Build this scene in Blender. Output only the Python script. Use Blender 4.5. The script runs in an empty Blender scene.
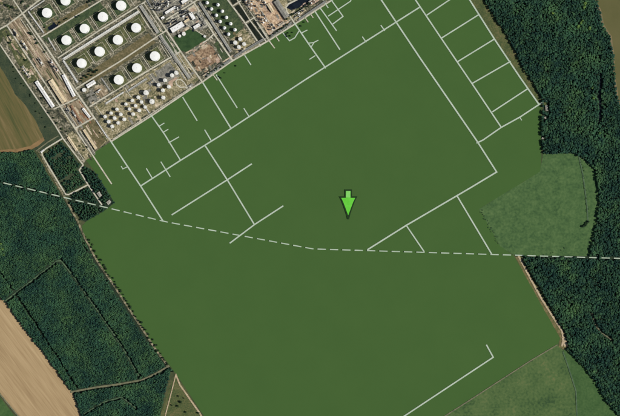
import bpy, bmesh, math, random
import numpy as np
from mathutils import Vector
from mathutils.geometry import tessellate_polygon

random.seed(7)
RNG = np.random.default_rng(11)
S = 4.0                       # metres on the ground per photograph pixel
scn = bpy.context.scene
COL = scn.collection

# ------------------------------------------------------------------ camera, sky, sun, exposure
cam_d = bpy.data.cameras.new('camera')
cam_d.sensor_width = 36.0
CAM_H = 8000.0
cam_d.lens = 36.0 * CAM_H / (620 * S)
cam_d.clip_start = 10.0
cam_d.clip_end = 60000.0
cam = bpy.data.objects.new('camera', cam_d)
COL.objects.link(cam)
cam.location = (0, 0, CAM_H)
scn.camera = cam

SUN_EL, SUN_AZ = 41.0, 97.0           # azimuth clockwise from the top of the picture
world = bpy.data.worlds.new('World')
scn.world = world
world.use_nodes = True
wn = world.node_tree
sky = wn.nodes.new('ShaderNodeTexSky')
sky.sky_type = 'NISHITA'
sky.sun_disc = False
sky.sun_elevation = math.radians(SUN_EL)
sky.sun_rotation = math.radians(SUN_AZ)
wn.links.new(sky.outputs[0], wn.nodes['Background'].inputs[0])
wn.nodes['Background'].inputs[1].default_value = 0.052
sun_d = bpy.data.lights.new('sun', 'SUN')
sun_d.energy = 4.4
sun_d.angle = math.radians(0.53)
sun_d.color = (1.0, 0.955, 0.88)
sun = bpy.data.objects.new('sun', sun_d)
COL.objects.link(sun)
az, el = math.radians(SUN_AZ), math.radians(SUN_EL)
to_sun = Vector((math.sin(az) * math.cos(el), math.cos(az) * math.cos(el), math.sin(el)))
sun.rotation_euler = to_sun.to_track_quat('Z', 'Y').to_euler()
sun.location = (600, -200, 900)
scn.view_settings.view_transform = 'Standard'
scn.view_settings.look = 'None'
scn.view_settings.exposure = 0.0
scn.view_settings.gamma = 1.0
scn.view_settings.use_curve_mapping = False

# ------------------------------------------------------------------ helpers
def P(p, z=0.0):
    return Vector(((p[0] - 310.0) * S, (208.0 - p[1]) * S, z))

def lin(c):
    c = c / 255.0
    return c / 12.92 if c <= 0.04045 else ((c + 0.055) / 1.055) ** 2.4

def C(r, g, b):
    return (lin(r), lin(g), lin(b), 1.0)

MATS = {}
def mat(name, colours, scale=0.02, detail=6.0, rough=0.9, stretch=None, angle=0.0, bump=0.0,
        scale2=None, metal=0.0, contrast=(0.35, 0.65)):
    """procedural material: a colour ramp over noise in world metres"""
    if name in MATS:
        return MATS[name]
    m = bpy.data.materials.new(name)
    m.use_nodes = True
    nt = m.node_tree
    b = nt.nodes['Principled BSDF']
    b.inputs['Roughness'].default_value = rough
    b.inputs['Metallic'].default_value = metal
    b.inputs['Specular IOR Level'].default_value = 0.25
    geo = nt.nodes.new('ShaderNodeNewGeometry')
    vec = geo.outputs['Position']
    if stretch:
        mp = nt.nodes.new('ShaderNodeMapping')
        mp.vector_type = 'TEXTURE'
        mp.inputs['Rotation'].default_value = (0, 0, math.radians(angle))
        mp.inputs['Scale'].default_value = (stretch, 1, 1)
        nt.links.new(vec, mp.inputs['Vector'])
        vec = mp.outputs[0]
    n = nt.nodes.new('ShaderNodeTexNoise')
    n.inputs['Scale'].default_value = scale
    n.inputs['Detail'].default_value = detail
    n.inputs['Roughness'].default_value = 0.62
    nt.links.new(vec, n.inputs['Vector'])
    fac = n.outputs['Fac']
    if scale2:
        n2 = nt.nodes.new('ShaderNodeTexNoise')
        n2.inputs['Scale'].default_value = scale2
        n2.inputs['Detail'].default_value = 3
        nt.links.new(vec, n2.inputs['Vector'])
        mx = nt.nodes.new('ShaderNodeMix')
        mx.inputs[0].default_value = 0.45
        nt.links.new(fac, mx.inputs[2])
        nt.links.new(n2.outputs['Fac'], mx.inputs[3])
        fac = mx.outputs[0]
    r = nt.nodes.new('ShaderNodeValToRGB')
    els = r.color_ramp.elements
    while len(els) < len(colours):
        els.new(0.5)
    for i, c in enumerate(colours):
        t = i / max(1, len(colours) - 1)
        els[i].position = contrast[0] + (contrast[1] - contrast[0]) * t
        els[i].color = c
    nt.links.new(fac, r.inputs[0])
    nt.links.new(r.outputs[0], b.inputs['Base Color'])
    if bump:
        bp = nt.nodes.new('ShaderNodeBump')
        bp.inputs['Strength'].default_value = 0.6
        bp.inputs['Distance'].default_value = bump
        nt.links.new(fac, bp.inputs['Height'])
        nt.links.new(bp.outputs[0], b.inputs['Normal'])
    MATS[name] = m
    return m

def foliage(name, lo, hi, hue_jit=0.03):
    """leaves: colour between lo and hi by the tree's own tint, freckled by noise"""
    if name in MATS:
        return MATS[name]
    m = bpy.data.materials.new(name)
    m.use_nodes = True
    nt = m.node_tree
    b = nt.nodes['Principled BSDF']
    b.inputs['Roughness'].default_value = 0.85
    b.inputs['Specular IOR Level'].default_value = 0.15
    at = nt.nodes.new('ShaderNodeAttribute')
    at.attribute_name = 'tint'
    geo = nt.nodes.new('ShaderNodeNewGeometry')
    n = nt.nodes.new('ShaderNodeTexNoise')
    n.inputs['Scale'].default_value = 0.35
    n.inputs['Detail'].default_value = 3
    nt.links.new(geo.outputs['Position'], n.inputs['Vector'])
    mul = nt.nodes.new('ShaderNodeMath')
    mul.operation = 'MULTIPLY_ADD'
    mul.inputs[1].default_value = 0.6
    mul.inputs[2].default_value = -0.3
    nt.links.new(n.outputs['Fac'], mul.inputs[0])
    add = nt.nodes.new('ShaderNodeMath')
    add.use_clamp = True
    nt.links.new(at.outputs['Fac'], add.inputs[0])
    nt.links.new(mul.outputs[0], add.inputs[1])
    r = nt.nodes.new('ShaderNodeValToRGB')
    r.color_ramp.elements[0].color = lo
    r.color_ramp.elements[1].color = hi
    nt.links.new(add.outputs[0], r.inputs[0])
    n3 = nt.nodes.new('ShaderNodeTexNoise')
    n3.inputs['Scale'].default_value = 0.011
    n3.inputs['Detail'].default_value = 7
    n3.inputs['Roughness'].default_value = 0.7
    nt.links.new(geo.outputs['Position'], n3.inputs['Vector'])
    r3 = nt.nodes.new('ShaderNodeValToRGB')
    r3.color_ramp.elements[0].position = 0.4
    r3.color_ramp.elements[0].color = (0.84, 0.92, 1.0, 1)
    r3.color_ramp.elements[1].position = 0.64
    r3.color_ramp.elements[1].color = (1.6, 1.3, 0.95, 1)
    nt.links.new(n3.outputs['Fac'], r3.inputs[0])
    mix = nt.nodes.new('ShaderNodeMix')
    mix.data_type = 'RGBA'
    mix.blend_type = 'MULTIPLY'
    mix.inputs[0].default_value = 1.0
    nt.links.new(r.outputs[0], mix.inputs[6])
    nt.links.new(r3.outputs[0], mix.inputs[7])
    nt.links.new(mix.outputs[2], b.inputs['Base Color'])
    MATS[name] = m
    return m

def tag(o, label=None, cat=None, group=None, kind=None):
    if label: o['label'] = label
    if cat: o['category'] = cat
    if group: o['group'] = group
    if kind: o['kind'] = kind
    return o

def link(name, me, m, parent=None):
    o = bpy.data.objects.new(name, me)
    COL.objects.link(o)
    if m is not None and not me.materials:
        me.materials.append(m)
    if parent is not None:
        o.parent = parent
    return o

def empty(name, p, rz=0.0, z=0.0):
    o = bpy.data.objects.new(name, None)
    COL.objects.link(o)
    o.location = P(p, z)
    o.rotation_euler = (0, 0, math.radians(rz))
    o.empty_display_size = 2
    return o

def poly_mesh(name, pts, ztop, zbot=None):
    vs = [P(p, ztop) for p in pts]
    tris = tessellate_polygon([[Vector((v.x, v.y, 0)) for v in vs]])
    n = len(vs)
    verts = [tuple(v) for v in vs]
    area = sum(vs[i].x * vs[(i + 1) % n].y - vs[(i + 1) % n].x * vs[i].y for i in range(n))
    faces = []
    for t in tris:
        a, b, c = (verts[i] for i in t)
        cr = (b[0] - a[0]) * (c[1] - a[1]) - (b[1] - a[1]) * (c[0] - a[0])
        faces.append(tuple(t) if cr > 0 else tuple(reversed(t)))
    if zbot is not None:
        verts += [(v.x, v.y, zbot) for v in vs]
        for i in range(n):
            j = (i + 1) % n
            f = (i, n + i, n + j, j)
            faces.append(f if area > 0 else tuple(reversed(f)))
    me = bpy.data.meshes.new(name)
    me.from_pydata(verts, [], faces)
    me.update()
    return me

LAYER = [0]
def region(name, pts, m, label, cat, wiggle=0.0, parent=None, z=None):
    """a flat piece of the setting; wiggle roughens its outline (photo pixels)"""
    if wiggle:
        out = []
        n = len(pts)
        for i in range(n):
            a, b = Vector(pts[i]), Vector(pts[(i + 1) % n])
            L = (b - a).length
            k = max(1, int(L / 4))
            nrm = Vector((-(b - a).y, (b - a).x)).normalized() if L else Vector((0, 0))
            for j in range(k):
                q = a.lerp(b, j / k)
                w = random.uniform(-wiggle, wiggle)
                out.append((q.x + nrm.x * w, q.y + nrm.y * w))
        pts = out
    LAYER[0] += 1
    zz = 0.02 + 0.012 * LAYER[0] if z is None else z
    o = link(name, poly_mesh(name, pts, zz, -0.4), m, parent)
    if parent is None:
        tag(o, label, cat, kind='structure')
    return o

def offset_line(pts, w):
    """left and right offsets of a polyline, in pixels"""
    L, R = [], []
    n = len(pts)
    for i in range(n):
        a = Vector(pts[max(0, i - 1)])
        b = Vector(pts[i])
        c = Vector(pts[min(n - 1, i + 1)])
        d1 = (b - a).normalized() if (b - a).length else (c - b).normalized()
        d2 = (c - b).normalized() if (c - b).length else d1
        t = (d1 + d2)
        t = t.normalized() if t.length > 1e-4 else d1
        k = 1.0 / max(0.5, t.dot(d1))
        nv = Vector((-t.y, t.x)) * (w / 2 * k)
        L.append((b.x + nv.x, b.y + nv.y))
        R.append((b.x - nv.x, b.y - nv.y))
    return L, R

ROADZ = [0]
def ribbon(name, pts, w, m, label, cat='road', z0=0.9, extend=0.4, parent=None):
    pts = [tuple(p) for p in pts]
    if extend:
        a, b = Vector(pts[0]), Vector(pts[1])
        pts[0] = tuple(a + (a - b).normalized() * extend)
        a, b = Vector(pts[-1]), Vector(pts[-2])
        pts[-1] = tuple(a + (a - b).normalized() * extend)
    L, R = offset_line(pts, w)
    ROADZ[0] += 1
    z = z0 + 0.008 * ROADZ[0]
    n = len(pts)
    verts = [tuple(P(p, z)) for p in L] + [tuple(P(p, z)) for p in R]
    verts += [(v[0], v[1], -0.4) for v in verts]
    faces = []
    for i in range(n - 1):
        f = (i, i + 1, n + i + 1, n + i)
        a, b, c = (Vector(verts[k]) for k in f[:3])
        flip = (b - a).cross(c - a).z < 0
        faces.append(tuple(reversed(f)) if flip else f)
        for (p, q) in ((i, i + 1), (n + i, n + i + 1)):
            g = (p, q, q + 2 * n, p + 2 * n)
            faces.append(g)
    for i in (0, n - 1):
        faces.append((i, n + i, 3 * n + i, 2 * n + i))
    me = bpy.data.meshes.new(name)
    me.from_pydata(verts, [], faces)
    me.update()
    o = link(name, me, m, parent)
    if parent is None:
        tag(o, label, cat, kind='structure')
    return o

# bmesh shapes in metres, local to the thing
def bm_new():
    return bmesh.new()

def bm_box(bm, c, s, rz=0.0):
    r = bmesh.ops.create_cube(bm, size=1.0)
    ca, sa = math.cos(rz), math.sin(rz)
    for v in r['verts']:
        x, y, z = v.co.x * s[0], v.co.y * s[1], v.co.z * s[2]
        v.co = (c[0] + x * ca - y * sa, c[1] + x * sa + y * ca, c[2] + z)
    return r['verts']

def bm_cyl(bm, a, b, r1, r2=None, seg=12, caps=True):
    a, b = Vector(a), Vector(b)
    r2 = r1 if r2 is None else r2
    d = b - a
    q = d.to_track_quat('Z', 'Y')
    r = bmesh.ops.create_cone(bm, cap_ends=caps, segments=seg, radius1=r1, radius2=max(r2, 1e-4), depth=d.length)
    mid = (a + b) / 2
    for v in r['verts']:
        v.co = q @ v.co + mid
    return r['verts']

def bm_lathe(bm, prof, seg=40):
    rings = []
    for (r, z) in prof:
        if r < 1e-4:
            rings.append([bm.verts.new((0, 0, z))])
        else:
            rings.append([bm.verts.new((r * math.cos(2 * math.pi * k / seg), r * math.sin(2 * math.pi * k / seg), z)) for k in range(seg)])
    for A, B in zip(rings, rings[1:]):
        for k in range(seg):
            j = (k + 1) % seg
            if len(A) == 1 and len(B) == 1: continue
            if len(B) == 1: bm.faces.new((A[k], A[j], B[0]))
            elif len(A) == 1: bm.faces.new((A[0], B[j], B[k]))
            else: bm.faces.new((A[k], A[j], B[j], B[k]))

def done(bm, name, smooth=False):
    bmesh.ops.recalc_face_normals(bm, faces=bm.faces)
    me = bpy.data.meshes.new(name)
    bm.to_mesh(me)
    bm.free()
    if smooth:
        me.polygons.foreach_set('use_smooth', [True] * len(me.polygons))
    return me

def dup(root, p=None, rz=None, scale=None):
    r = root.copy()
    COL.objects.link(r)
    if p is not None:
        r.location = P(p, root.location.z)
    if rz is not None:
        r.rotation_euler = (0, 0, math.radians(rz))
    if scale is not None:
        r.scale = scale
    for ch in root.children:
        c = ch.copy(); COL.objects.link(c); c.parent = r
        for g in ch.children:
            d = g.copy(); COL.objects.link(d); d.parent = c
    return r

def inside(poly, X, Y):
    res = np.zeros(X.shape, bool)
    n = len(poly)
    for i in range(n):
        x1, y1 = poly[i]; x2, y2 = poly[(i + 1) % n]
        c = ((y1 > Y) != (y2 > Y)) & (X < (x2 - x1) * (Y - y1) / ((y2 - y1) if y2 != y1 else 1e-9) + x1)
        res ^= c
    return res

def near_line(pts, X, Y, w):
    res = np.zeros(X.shape, bool)
    for (x1, y1), (x2, y2) in zip(pts, pts[1:]):
        dx, dy = x2 - x1, y2 - y1
        t = np.clip(((X - x1) * dx + (Y - y1) * dy) / (dx * dx + dy * dy + 1e-9), 0, 1)
        res |= (X - x1 - t * dx) ** 2 + (Y - y1 - t * dy) ** 2 < w * w
    return res

NE, SE = 32.6, -57.0     # the plant's two grid directions, degrees

# ------------------------------------------------------------------ materials
M_ground = mat('dry_grass_ground', [C(52, 62, 42), C(70, 78, 50), C(92, 92, 62)], 0.012, 8, scale2=0.1)
M_green = mat('green_crop', [C(60, 92, 42), C(64, 95.5, 44.6), C(68, 99, 47)], 0.006, 8, scale2=0.35, contrast=(0.2, 0.8), bump=0.25)
M_verge = mat('olive_verge', [C(54, 70, 42), C(80, 90, 52), C(112, 104, 70)], 0.03, 8, scale2=0.2)
M_darkverge = mat('dark_rough_grass', [C(42, 56, 42), C(58, 70, 50), C(76, 82, 58)], 0.03, 8, scale2=0.2)
M_brownfield = mat('brown_stubble', [C(74, 80, 46), C(94, 91, 54), C(106, 96, 60), C(124, 110, 74)], 0.12, 9, stretch=14, angle=-62, scale2=0.025, contrast=(0.38, 0.64))
M_tanrim = mat('bare_field_edge', [C(120, 98, 66), C(150, 122, 84)], 0.03, 6)
M_brownrim = mat('brown_field_edge', [C(78, 88, 50), C(104, 98, 62), C(134, 118, 86)], 0.05, 9, scale2=0.12, contrast=(0.36, 0.64))
M_tanfield = mat('tan_ploughed_soil', [C(148, 124, 90), C(168, 144, 107), C(184, 160, 122)], 0.16, 9, stretch=22, angle=-53, scale2=0.02, contrast=(0.36, 0.64))
M_meadow = mat('mottled_meadow', [C(50, 79, 45), C(71, 100, 57), C(88, 114, 68)], 0.03, 10, scale2=0.1, contrast=(0.34, 0.66), bump=0.6)
M_meadow2 = mat('olive_meadow', [C(50, 76, 44), C(72, 97, 54), C(86, 107, 62), C(110, 111, 70)], 0.012, 10, scale2=0.1, contrast=(0.36, 0.7), bump=0.6)
M_meadow3 = mat('lush_grass', [C(54, 84, 44), C(64, 94, 51), C(74, 102, 57)], 0.02, 9, scale2=0.12, contrast=(0.38, 0.62), bump=0.4)
M_floor = mat('forest_floor_soil', [C(30, 46, 34), C(44, 60, 42)], 0.05, 6)
M_river = mat('silty_river_water', [C(88, 88, 52), C(96, 94, 58), C(102, 98, 62)], 0.004, 6, rough=0.35)
M_shore = mat('pale_river_shore', [C(112, 104, 78), C(132, 116, 86)], 0.05, 5)
M_darkwater = mat('dark_still_water', [C(22, 30, 34), C(30, 40, 40)], 0.03, 4, rough=0.25)
M_navy = mat('navy_still_water', [C(18, 24, 34), C(30, 38, 48)], 0.05, 4, rough=0.25)
M_basin = mat('settling_pond_water', [C(24, 30, 24), C(40, 46, 36)], 0.06, 5, rough=0.3)
M_yard = mat('plant_yard_soil', [C(46, 53, 42), C(82, 83, 66), C(118, 113, 94), C(176, 168, 148)], 0.035, 10, scale2=0.14, contrast=(0.38, 0.64))
M_yardtan = mat('tan_gravel_yard', [C(84, 86, 62), C(124, 118, 88), C(158, 148, 118), C(202, 190, 164)], 0.04, 10, scale2=0.16, contrast=(0.38, 0.64))
M_peach = mat('peach_concrete_pad', [C(110, 90, 70), C(176, 150, 122), C(214, 190, 160)], 0.05, 10, scale2=0.16, contrast=(0.38, 0.6))
M_greypad = mat('grey_concrete_pad', [C(88, 88, 80), C(124, 122, 112), C(160, 156, 144)], 0.06, 9, scale2=0.2, contrast=(0.38, 0.62))
M_dirt = mat('red_brown_dirt', [C(88, 70, 56), C(130, 108, 86), C(160, 136, 110), C(196, 176, 144)], 0.022, 10, scale2=0.12, contrast=(0.38, 0.63))
M_lawn = mat('green_lawn', [C(40, 66, 36), C(58, 84, 48)], 0.05, 6)
M_basgreen = mat('dark_basin_grass', [C(46, 62, 42), C(64, 80, 52), C(88, 96, 66)], 0.05, 8, scale2=0.14, contrast=(0.36, 0.64))
M_basolive = mat('olive_basin_grass', [C(58, 68, 42), C(84, 90, 58), C(118, 114, 82)], 0.05, 8, scale2=0.14, contrast=(0.36, 0.64))
M_bastan = mat('tan_strip_grass', [C(78, 76, 52), C(102, 95, 66), C(134, 120, 92)], 0.04, 8, scale2=0.14, contrast=(0.36, 0.64))
M_road = mat('pale_concrete_road', [C(164, 160, 140), C(190, 186, 168), C(206, 202, 186)], 0.04, 7, scale2=0.2)
M_track = mat('chalk_white_track', [C(166, 182, 162), C(188, 200, 184)], 0.03, 6, scale2=0.3)
M_dash = mat('white_boundary_strip', [C(162, 180, 158), C(184, 198, 180)], 0.03, 5)
M_dirtroad = mat('sandy_dirt_track', [C(148, 130, 102), C(178, 160, 130), C(200, 184, 156)], 0.05, 7, scale2=0.2)
M_greytrack = mat('grey_earth_track', [C(84, 92, 72), C(112, 112, 88), C(132, 128, 100)], 0.06, 7, scale2=0.2)
M_stony = mat('stony_grey_verge', [C(66, 72, 52), C(112, 108, 84), C(160, 150, 124)], 0.06, 10, scale2=0.12, contrast=(0.38, 0.62))
M_ride = mat('grassy_forest_ride', [C(64, 88, 64), C(90, 112, 84)], 0.06, 6)
M_ballast = mat('brown_ballast', [C(88, 78, 60), C(130, 116, 94), C(164, 148, 122), C(202, 186, 160)], 0.06, 9, scale2=0.2, stretch=5, angle=SE, contrast=(0.36, 0.66))
M_ballgrey = mat('grey_ballast', [C(96, 98, 88), C(124, 124, 114), C(146, 144, 132)], 0.05, 8, scale2=0.3)
M_rust = mat('rusted_rail_steel', [C(92, 62, 46), C(120, 86, 62)], 0.2, 4, rough=0.6, metal=0.4)
M_white = mat('white_tank_paint', [C(236, 238, 234), C(244, 245, 242)], 0.15, 5, rough=0.55)
M_white2 = mat('weathered_white_paint', [C(206, 206, 198), C(236, 236, 230)], 0.15, 6, rough=0.6)
M_roofw = mat('white_sheet_roof', [C(216, 216, 212), C(240, 240, 238)], 0.1, 6, rough=0.55, contrast=(0.3, 0.6))
M_roofp = mat('weathered_pale_roof', [C(140, 138, 126), C(186, 182, 170)], 0.2, 7, rough=0.8, contrast=(0.38, 0.62))
M_rooft = mat('tan_sheet_roof', [C(198, 180, 146), C(222, 206, 174)], 0.08, 7, rough=0.7)
M_roofg = mat('grey_sheet_roof', [C(120, 120, 112), C(150, 148, 138)], 0.08, 6, rough=0.7)
M_roofr = mat('rust_brown_roof', [C(120, 84, 60), C(150, 112, 84)], 0.08, 6, rough=0.8)
M_wall = mat('pale_wall_render', [C(160, 156, 144), C(186, 182, 170)], 0.2, 5)
M_conc = mat('bund_concrete', [C(112, 114, 90), C(150, 148, 124)], 0.1, 6)
M_pipe = mat('silver_pipe', [C(168, 168, 158), C(202, 200, 190)], 0.1, 5, rough=0.5)
M_pipe2 = mat('grey_pipe', [C(124, 128, 124), C(156, 158, 152)], 0.1, 5, rough=0.5)
M_steel = mat('grey_steel', [C(84, 86, 86), C(118, 118, 116)], 0.3, 4, rough=0.5, metal=0.3)
M_dark = mat('dark_equipment', [C(30, 36, 48), C(58, 62, 70)], 0.2, 4, rough=0.6)
M_bark = mat('bark', [C(52, 42, 32), C(76, 62, 48)], 0.6, 4)
M_glass = mat('dark_window_glass', [C(36, 44, 50), C(52, 60, 66)], 0.3, 3, rough=0.2)
M_leaf_forest = foliage('forest_leaves', C(19, 47, 42), C(60, 96, 66))
M_leaf_tree = foliage('tree_leaves', C(24, 42, 32), C(62, 88, 54))
M_leaf_soft = foliage('low_shrub_leaves', C(40, 66, 44), C(66, 94, 58))
M_leaf_bright = foliage('bright_leaves', C(66, 102, 52), C(122, 154, 88))

# ------------------------------------------------------------------ the setting: ground and fields
me = bpy.data.meshes.new('ground')
G = 9000
me.from_pydata([(-G, -G, 0), (G, -G, 0), (G, G, 0), (-G, G, 0)], [], [(0, 1, 2, 3)])
tag(link('ground', me, M_ground), 'rough olive grass ground under and around everything', 'ground', kind='structure')

LEFT_WOOD = [(-90, 150), (0, 152.5), (20, 152.5), (33, 149.5), (38, 157), (50, 178), (62, 197), (72, 212), (80, 224), (86, 238),
             (97, 261), (113, 285), (128, 309), (145, 333), (155, 349), (166, 364), (171, 370), (165, 392), (159, 420), (150, 470), (115, 470),
             (83, 418), (73, 393), (58, 372), (42, 350), (31, 337), (19, 321), (9, 306), (0, 296), (-90, 190)]
RIGHT_WOOD = [(470, -60), (483, 0), (489, 8), (495, 18), (503, 29), (510, 41), (516, 53), (522, 66), (531, 80), (541, 96), (543, 108), (541, 124), (541, 140),
              (543, 153), (552, 154), (566, 153), (575, 154), (583, 159), (590, 164), (595, 172), (598, 188), (599, 204), (597, 220),
              (594, 232), (591, 246), (589, 256), (560, 256), (540, 256.5), (522, 256), (527, 266), (536, 281), (548, 302), (558, 320), (566, 334),
              (567, 349), (575, 358), (586, 369), (593, 379), (601, 392), (608, 404), (619, 416), (660, 470), (720, 470), (720, 140), (640, 130),
              (619, 104), (615, 80), (613, 55), (610, 37), (603, 26), (600, 12), (597, 0), (590, -60)]
SMALL_WOOD = [(84, 166), (90, 169), (95, 172), (105, 187), (115, 203), (104, 211), (86, 222), (80, 219), (70, 203), (67, 198), (88, 186), (80, 171)]
PLANTATION = [(43, 156), (62, 141), (81, 166), (78, 170), (86, 184), (67, 193)]

region('forest_floor', LEFT_WOOD, M_floor, 'dark soil under the left wood', 'ground', wiggle=0.4)
region('forest_floor', RIGHT_WOOD, M_floor, 'dark soil under the right wood beside the river', 'ground', wiggle=0.4)
region('rough_verge', [(-60, -40), (0, 44), (28, 86), (55, 125), (63, 138), (40, 153), (33, 149), (43, 138), (36, 121), (26, 106), (15, 94), (0, 70), (-60, 20)],
       M_darkverge, 'dark rough grass between the brown field and the white road', 'verge', wiggle=0.5)
region('brown_field', [(-90, 40), (-20, 55), (-4, 60), (6, 76), (15, 94), (26, 106), (35, 120), (40, 130), (43.5, 138), (40, 143), (32, 148), (18, 151), (0, 151.5), (-90, 150)],
       M_brownfield, 'olive brown stubble field at the left edge', 'field', wiggle=0.3)
region('field_edge', [(43.5, 137), (44.5, 140), (38, 146), (31, 150), (18, 152.6), (0, 153), (-60, 152), (-60, 149.5), (0, 149.8), (17, 149), (30, 146), (38, 141)],
       M_tanrim, 'bare tan strip along the bottom of the brown field', 'field', wiggle=0.3)
region('rough_block', PLANTATION, M_darkverge, 'dark shrubby block inside the white road loop', 'ground')
region('forest_floor', SMALL_WOOD, M_floor, 'dark soil under the small wood beside the green field', 'ground', wiggle=0.5)
region('tan_field', [(-90, 190), (0, 296), (9, 306), (19, 321), (31, 337), (42, 350), (58, 372), (73, 393), (83, 418), (115, 480), (50, 480), (20, 418), (0, 393), (-90, 290)],
       M_tanfield, 'bare tan ploughed field in the bottom left corner', 'field', wiggle=0.3)
region('field_corner', [(-90, 295), (0, 397), (17, 419), (44, 480), (-90, 480)], M_meadow3, 'green field corner at the very bottom left', 'field')
region('verge', [(458, -30), (478, -30), (483, 0), (495, 18), (510, 41), (522, 66), (531, 80), (543, 98), (549, 103), (541, 108), (520, 78), (493, 36), (469, 0)],
       M_verge, 'olive grass verge between green field and right wood', 'verge', wiggle=0.4)
region('meadow', [(479, 209), (500, 196), (520, 184), (540, 171.5), (543, 153), (552, 154), (566, 153), (575, 154), (583, 159), (590, 164), (595, 172), (598, 188), (599, 204), (597, 220),
                  (594, 232), (591, 246), (589, 256), (560, 256), (540, 256.5), (515, 256), (500, 246), (490, 228)],
       M_meadow, 'mottled green meadow in the bay of the right wood', 'meadow', wiggle=0.3)
region('meadow', [(557, 345), (563, 350), (568, 366), (576, 391), (577, 418), (577, 480), (340, 480), (445, 415), (500, 381)],
       M_meadow2, 'olive meadow below the green field at the bottom', 'meadow', wiggle=0.3)
region('meadow', [(563, 350), (567, 350), (575, 358), (586, 369), (593, 379), (601, 392), (608, 404), (619, 416), (660, 480), (577, 480), (577, 418), (576, 391), (568, 366)],
       M_meadow3, 'smooth green grass strip between olive meadow and right wood', 'meadow', wiggle=0.3)
region('shrub_triangle', [(175, 374), (200, 412), (236, 470), (140, 470), (160, 416), (168, 392)], M_verge,
       'olive scrub triangle between two pale tracks at the bottom', 'ground', wiggle=0.3)
GREEN = [(111, 141.5), (194, 87), (203, 81.5), (232, 61), (250, 51), (268, 41), (295, 24), (332, 0), (360, -20), (400, -40), (446, -36), (470, 0), (520, 77.5), (540, 104),
         (541.5, 110), (541, 140), (541.5, 157), (540, 171.5), (520, 184), (500, 196), (479, 209), (490, 228), (500, 246), (514, 256), (526.5, 277.5), (540.5, 302.5), (560, 338), (558, 344.5),
         (530, 361), (500, 380), (470, 399.5), (445, 416), (340, 480), (245, 480), (202, 413), (176, 374), (168, 363), (155, 347.5), (145, 331), (129, 308), (113, 282), (97, 260), (84, 236),
         (82, 226), (86, 221.5), (104, 211), (114.5, 203), (105, 187), (95, 172), (86, 160), (97, 150.5)]
region('green_field', GREEN, M_green, 'large even dark green field with pale tracks', 'field')
region('field_edge', [(515, 257), (521, 256), (529, 273), (542, 297), (554, 316), (563, 330), (566, 340), (566, 350), (559, 347), (560, 338), (539.5, 301.5), (526, 277)],
       M_brownrim, 'brown bare strip left of the sandy track', 'field', wiggle=0.25)
region('river', [(597, -200), (597, 0), (600, 12), (603, 26), (611, 37), (613.5, 55), (615, 80), (619, 104), (640, 132), (720, 140), (1400, 500), (1400, -200)],
       M_river, 'silty olive brown river in the top right corner', 'river', wiggle=0.4)
region('river_shore', [(596, 0), (601, 10), (604, 25), (611.5, 36), (614, 54), (615.5, 79), (620, 104), (618, 104), (613.5, 80), (611.8, 55), (609, 37), (602, 27), (598.5, 12), (594, 0), (590, -60), (593, -60)],
       M_shore, 'thin pale shore between right wood and river', 'shore', wiggle=0.3)
region('stream', [(599.4, 74), (600.6, 74), (601.6, 84), (600.2, 97), (601.2, 110), (600.2, 122), (598.8, 122), (599.4, 110), (598.4, 97), (599.8, 85)], M_darkwater, 'narrow dark backwater among the right wood', 'stream', wiggle=0.4)

# the refinery yard and its patches
region('plant_yard', [(-60, -120), (0, 28), (7, 26), (0, 45), (28, 86), (55, 125), (63, 138.5), (83, 165), (86, 160), (97, 150.5), (111, 141.5), (194, 87), (232, 61), (268, 41), (295, 24), (332, 0), (420, -120)],
       M_yard, 'mottled tan and olive yard of the refinery', 'yard')
region('yard_patch', [(95, 123), (104, 117.5), (116, 136), (107, 142), (97, 150), (93, 146)], M_yardtan, 'tan gravel patch beside the small tank block', 'yard', wiggle=0.3)
region('yard_patch', [(94, 107), (181, 52.5), (199, 80), (112, 137)], M_yardtan, 'tan gravel yard under the small white tanks', 'yard', wiggle=0.3)
region('yard_patch', [(148, 76), (170, 62), (180, 76), (158, 90)], M_greypad, 'grey patch above the medium tanks', 'yard', wiggle=0.5)
region('grass_strip', [(64, 63), (140, 14), (146, 25), (80, 70)], M_basolive, 'olive grass strip beneath the pale pipe rack', 'yard', wiggle=0.3)
region('grass_strip', [(78, 79), (149, 33), (156, 43), (88, 86)], M_bastan, 'tan grass strip above the second tank road', 'yard', wiggle=0.3)
region('grass_strip', [(42, 37), (100, 2), (104, 8), (48, 43)], M_basgreen, 'dark green grass strip below the top tank road', 'yard', wiggle=0.3)
region('grass_strip', [(46, 28), (86, 3), (90, 8), (50, 33)], M_bastan, 'tan grass strip above the top tank road', 'yard', wiggle=0.4)
region('grass_strip', [(150, 22), (164, 31), (180, 51), (172, 55), (158, 36)], M_basgreen, 'dark green strip beside the long pipe rack', 'yard', wiggle=0.3)
region('dirt_lot', [(187, 58), (208, 44), (213, 47), (219, 60), (203, 71), (198, 71)], M_dirt, 'red brown bare dirt lot beside green lawn', 'yard', wiggle=0.6)
region('lawn', [(173, 37), (189, 29), (200, 33), (207, 40), (186, 52), (180, 50)], M_lawn, 'green lawn below the white roofed buildings', 'lawn', wiggle=0.4)
region('lawn', [(214, 44), (219, 40), (231, 58), (224, 62)], M_basgreen, 'dark grass strip right of the dirt lot', 'lawn', wiggle=0.3)
region('concrete_pad', [(171, 18), (194, 4), (208, 27), (200, 31), (190, 28), (173, 36), (165, 26)], M_greypad, 'grey concrete pad under the white roofed buildings', 'yard', wiggle=0.3)
region('concrete_pad', [(147, -6), (185, -28), (193, 2), (166, 17.5)], M_greypad, 'grey concrete pad at the top edge', 'yard', wiggle=0.3)
region('concrete_pad', [(243, -4), (262, -14), (287, 17), (289, 22), (269, 35)], M_peach, 'peach concrete pad of the top process units', 'yard', wiggle=0.4)
region('concrete_pad', [(262, -14), (278, -22), (294, 18), (288, 21)], M_yardtan, 'tan pad beside the long grey shed', 'yard', wiggle=0.3)
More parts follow.
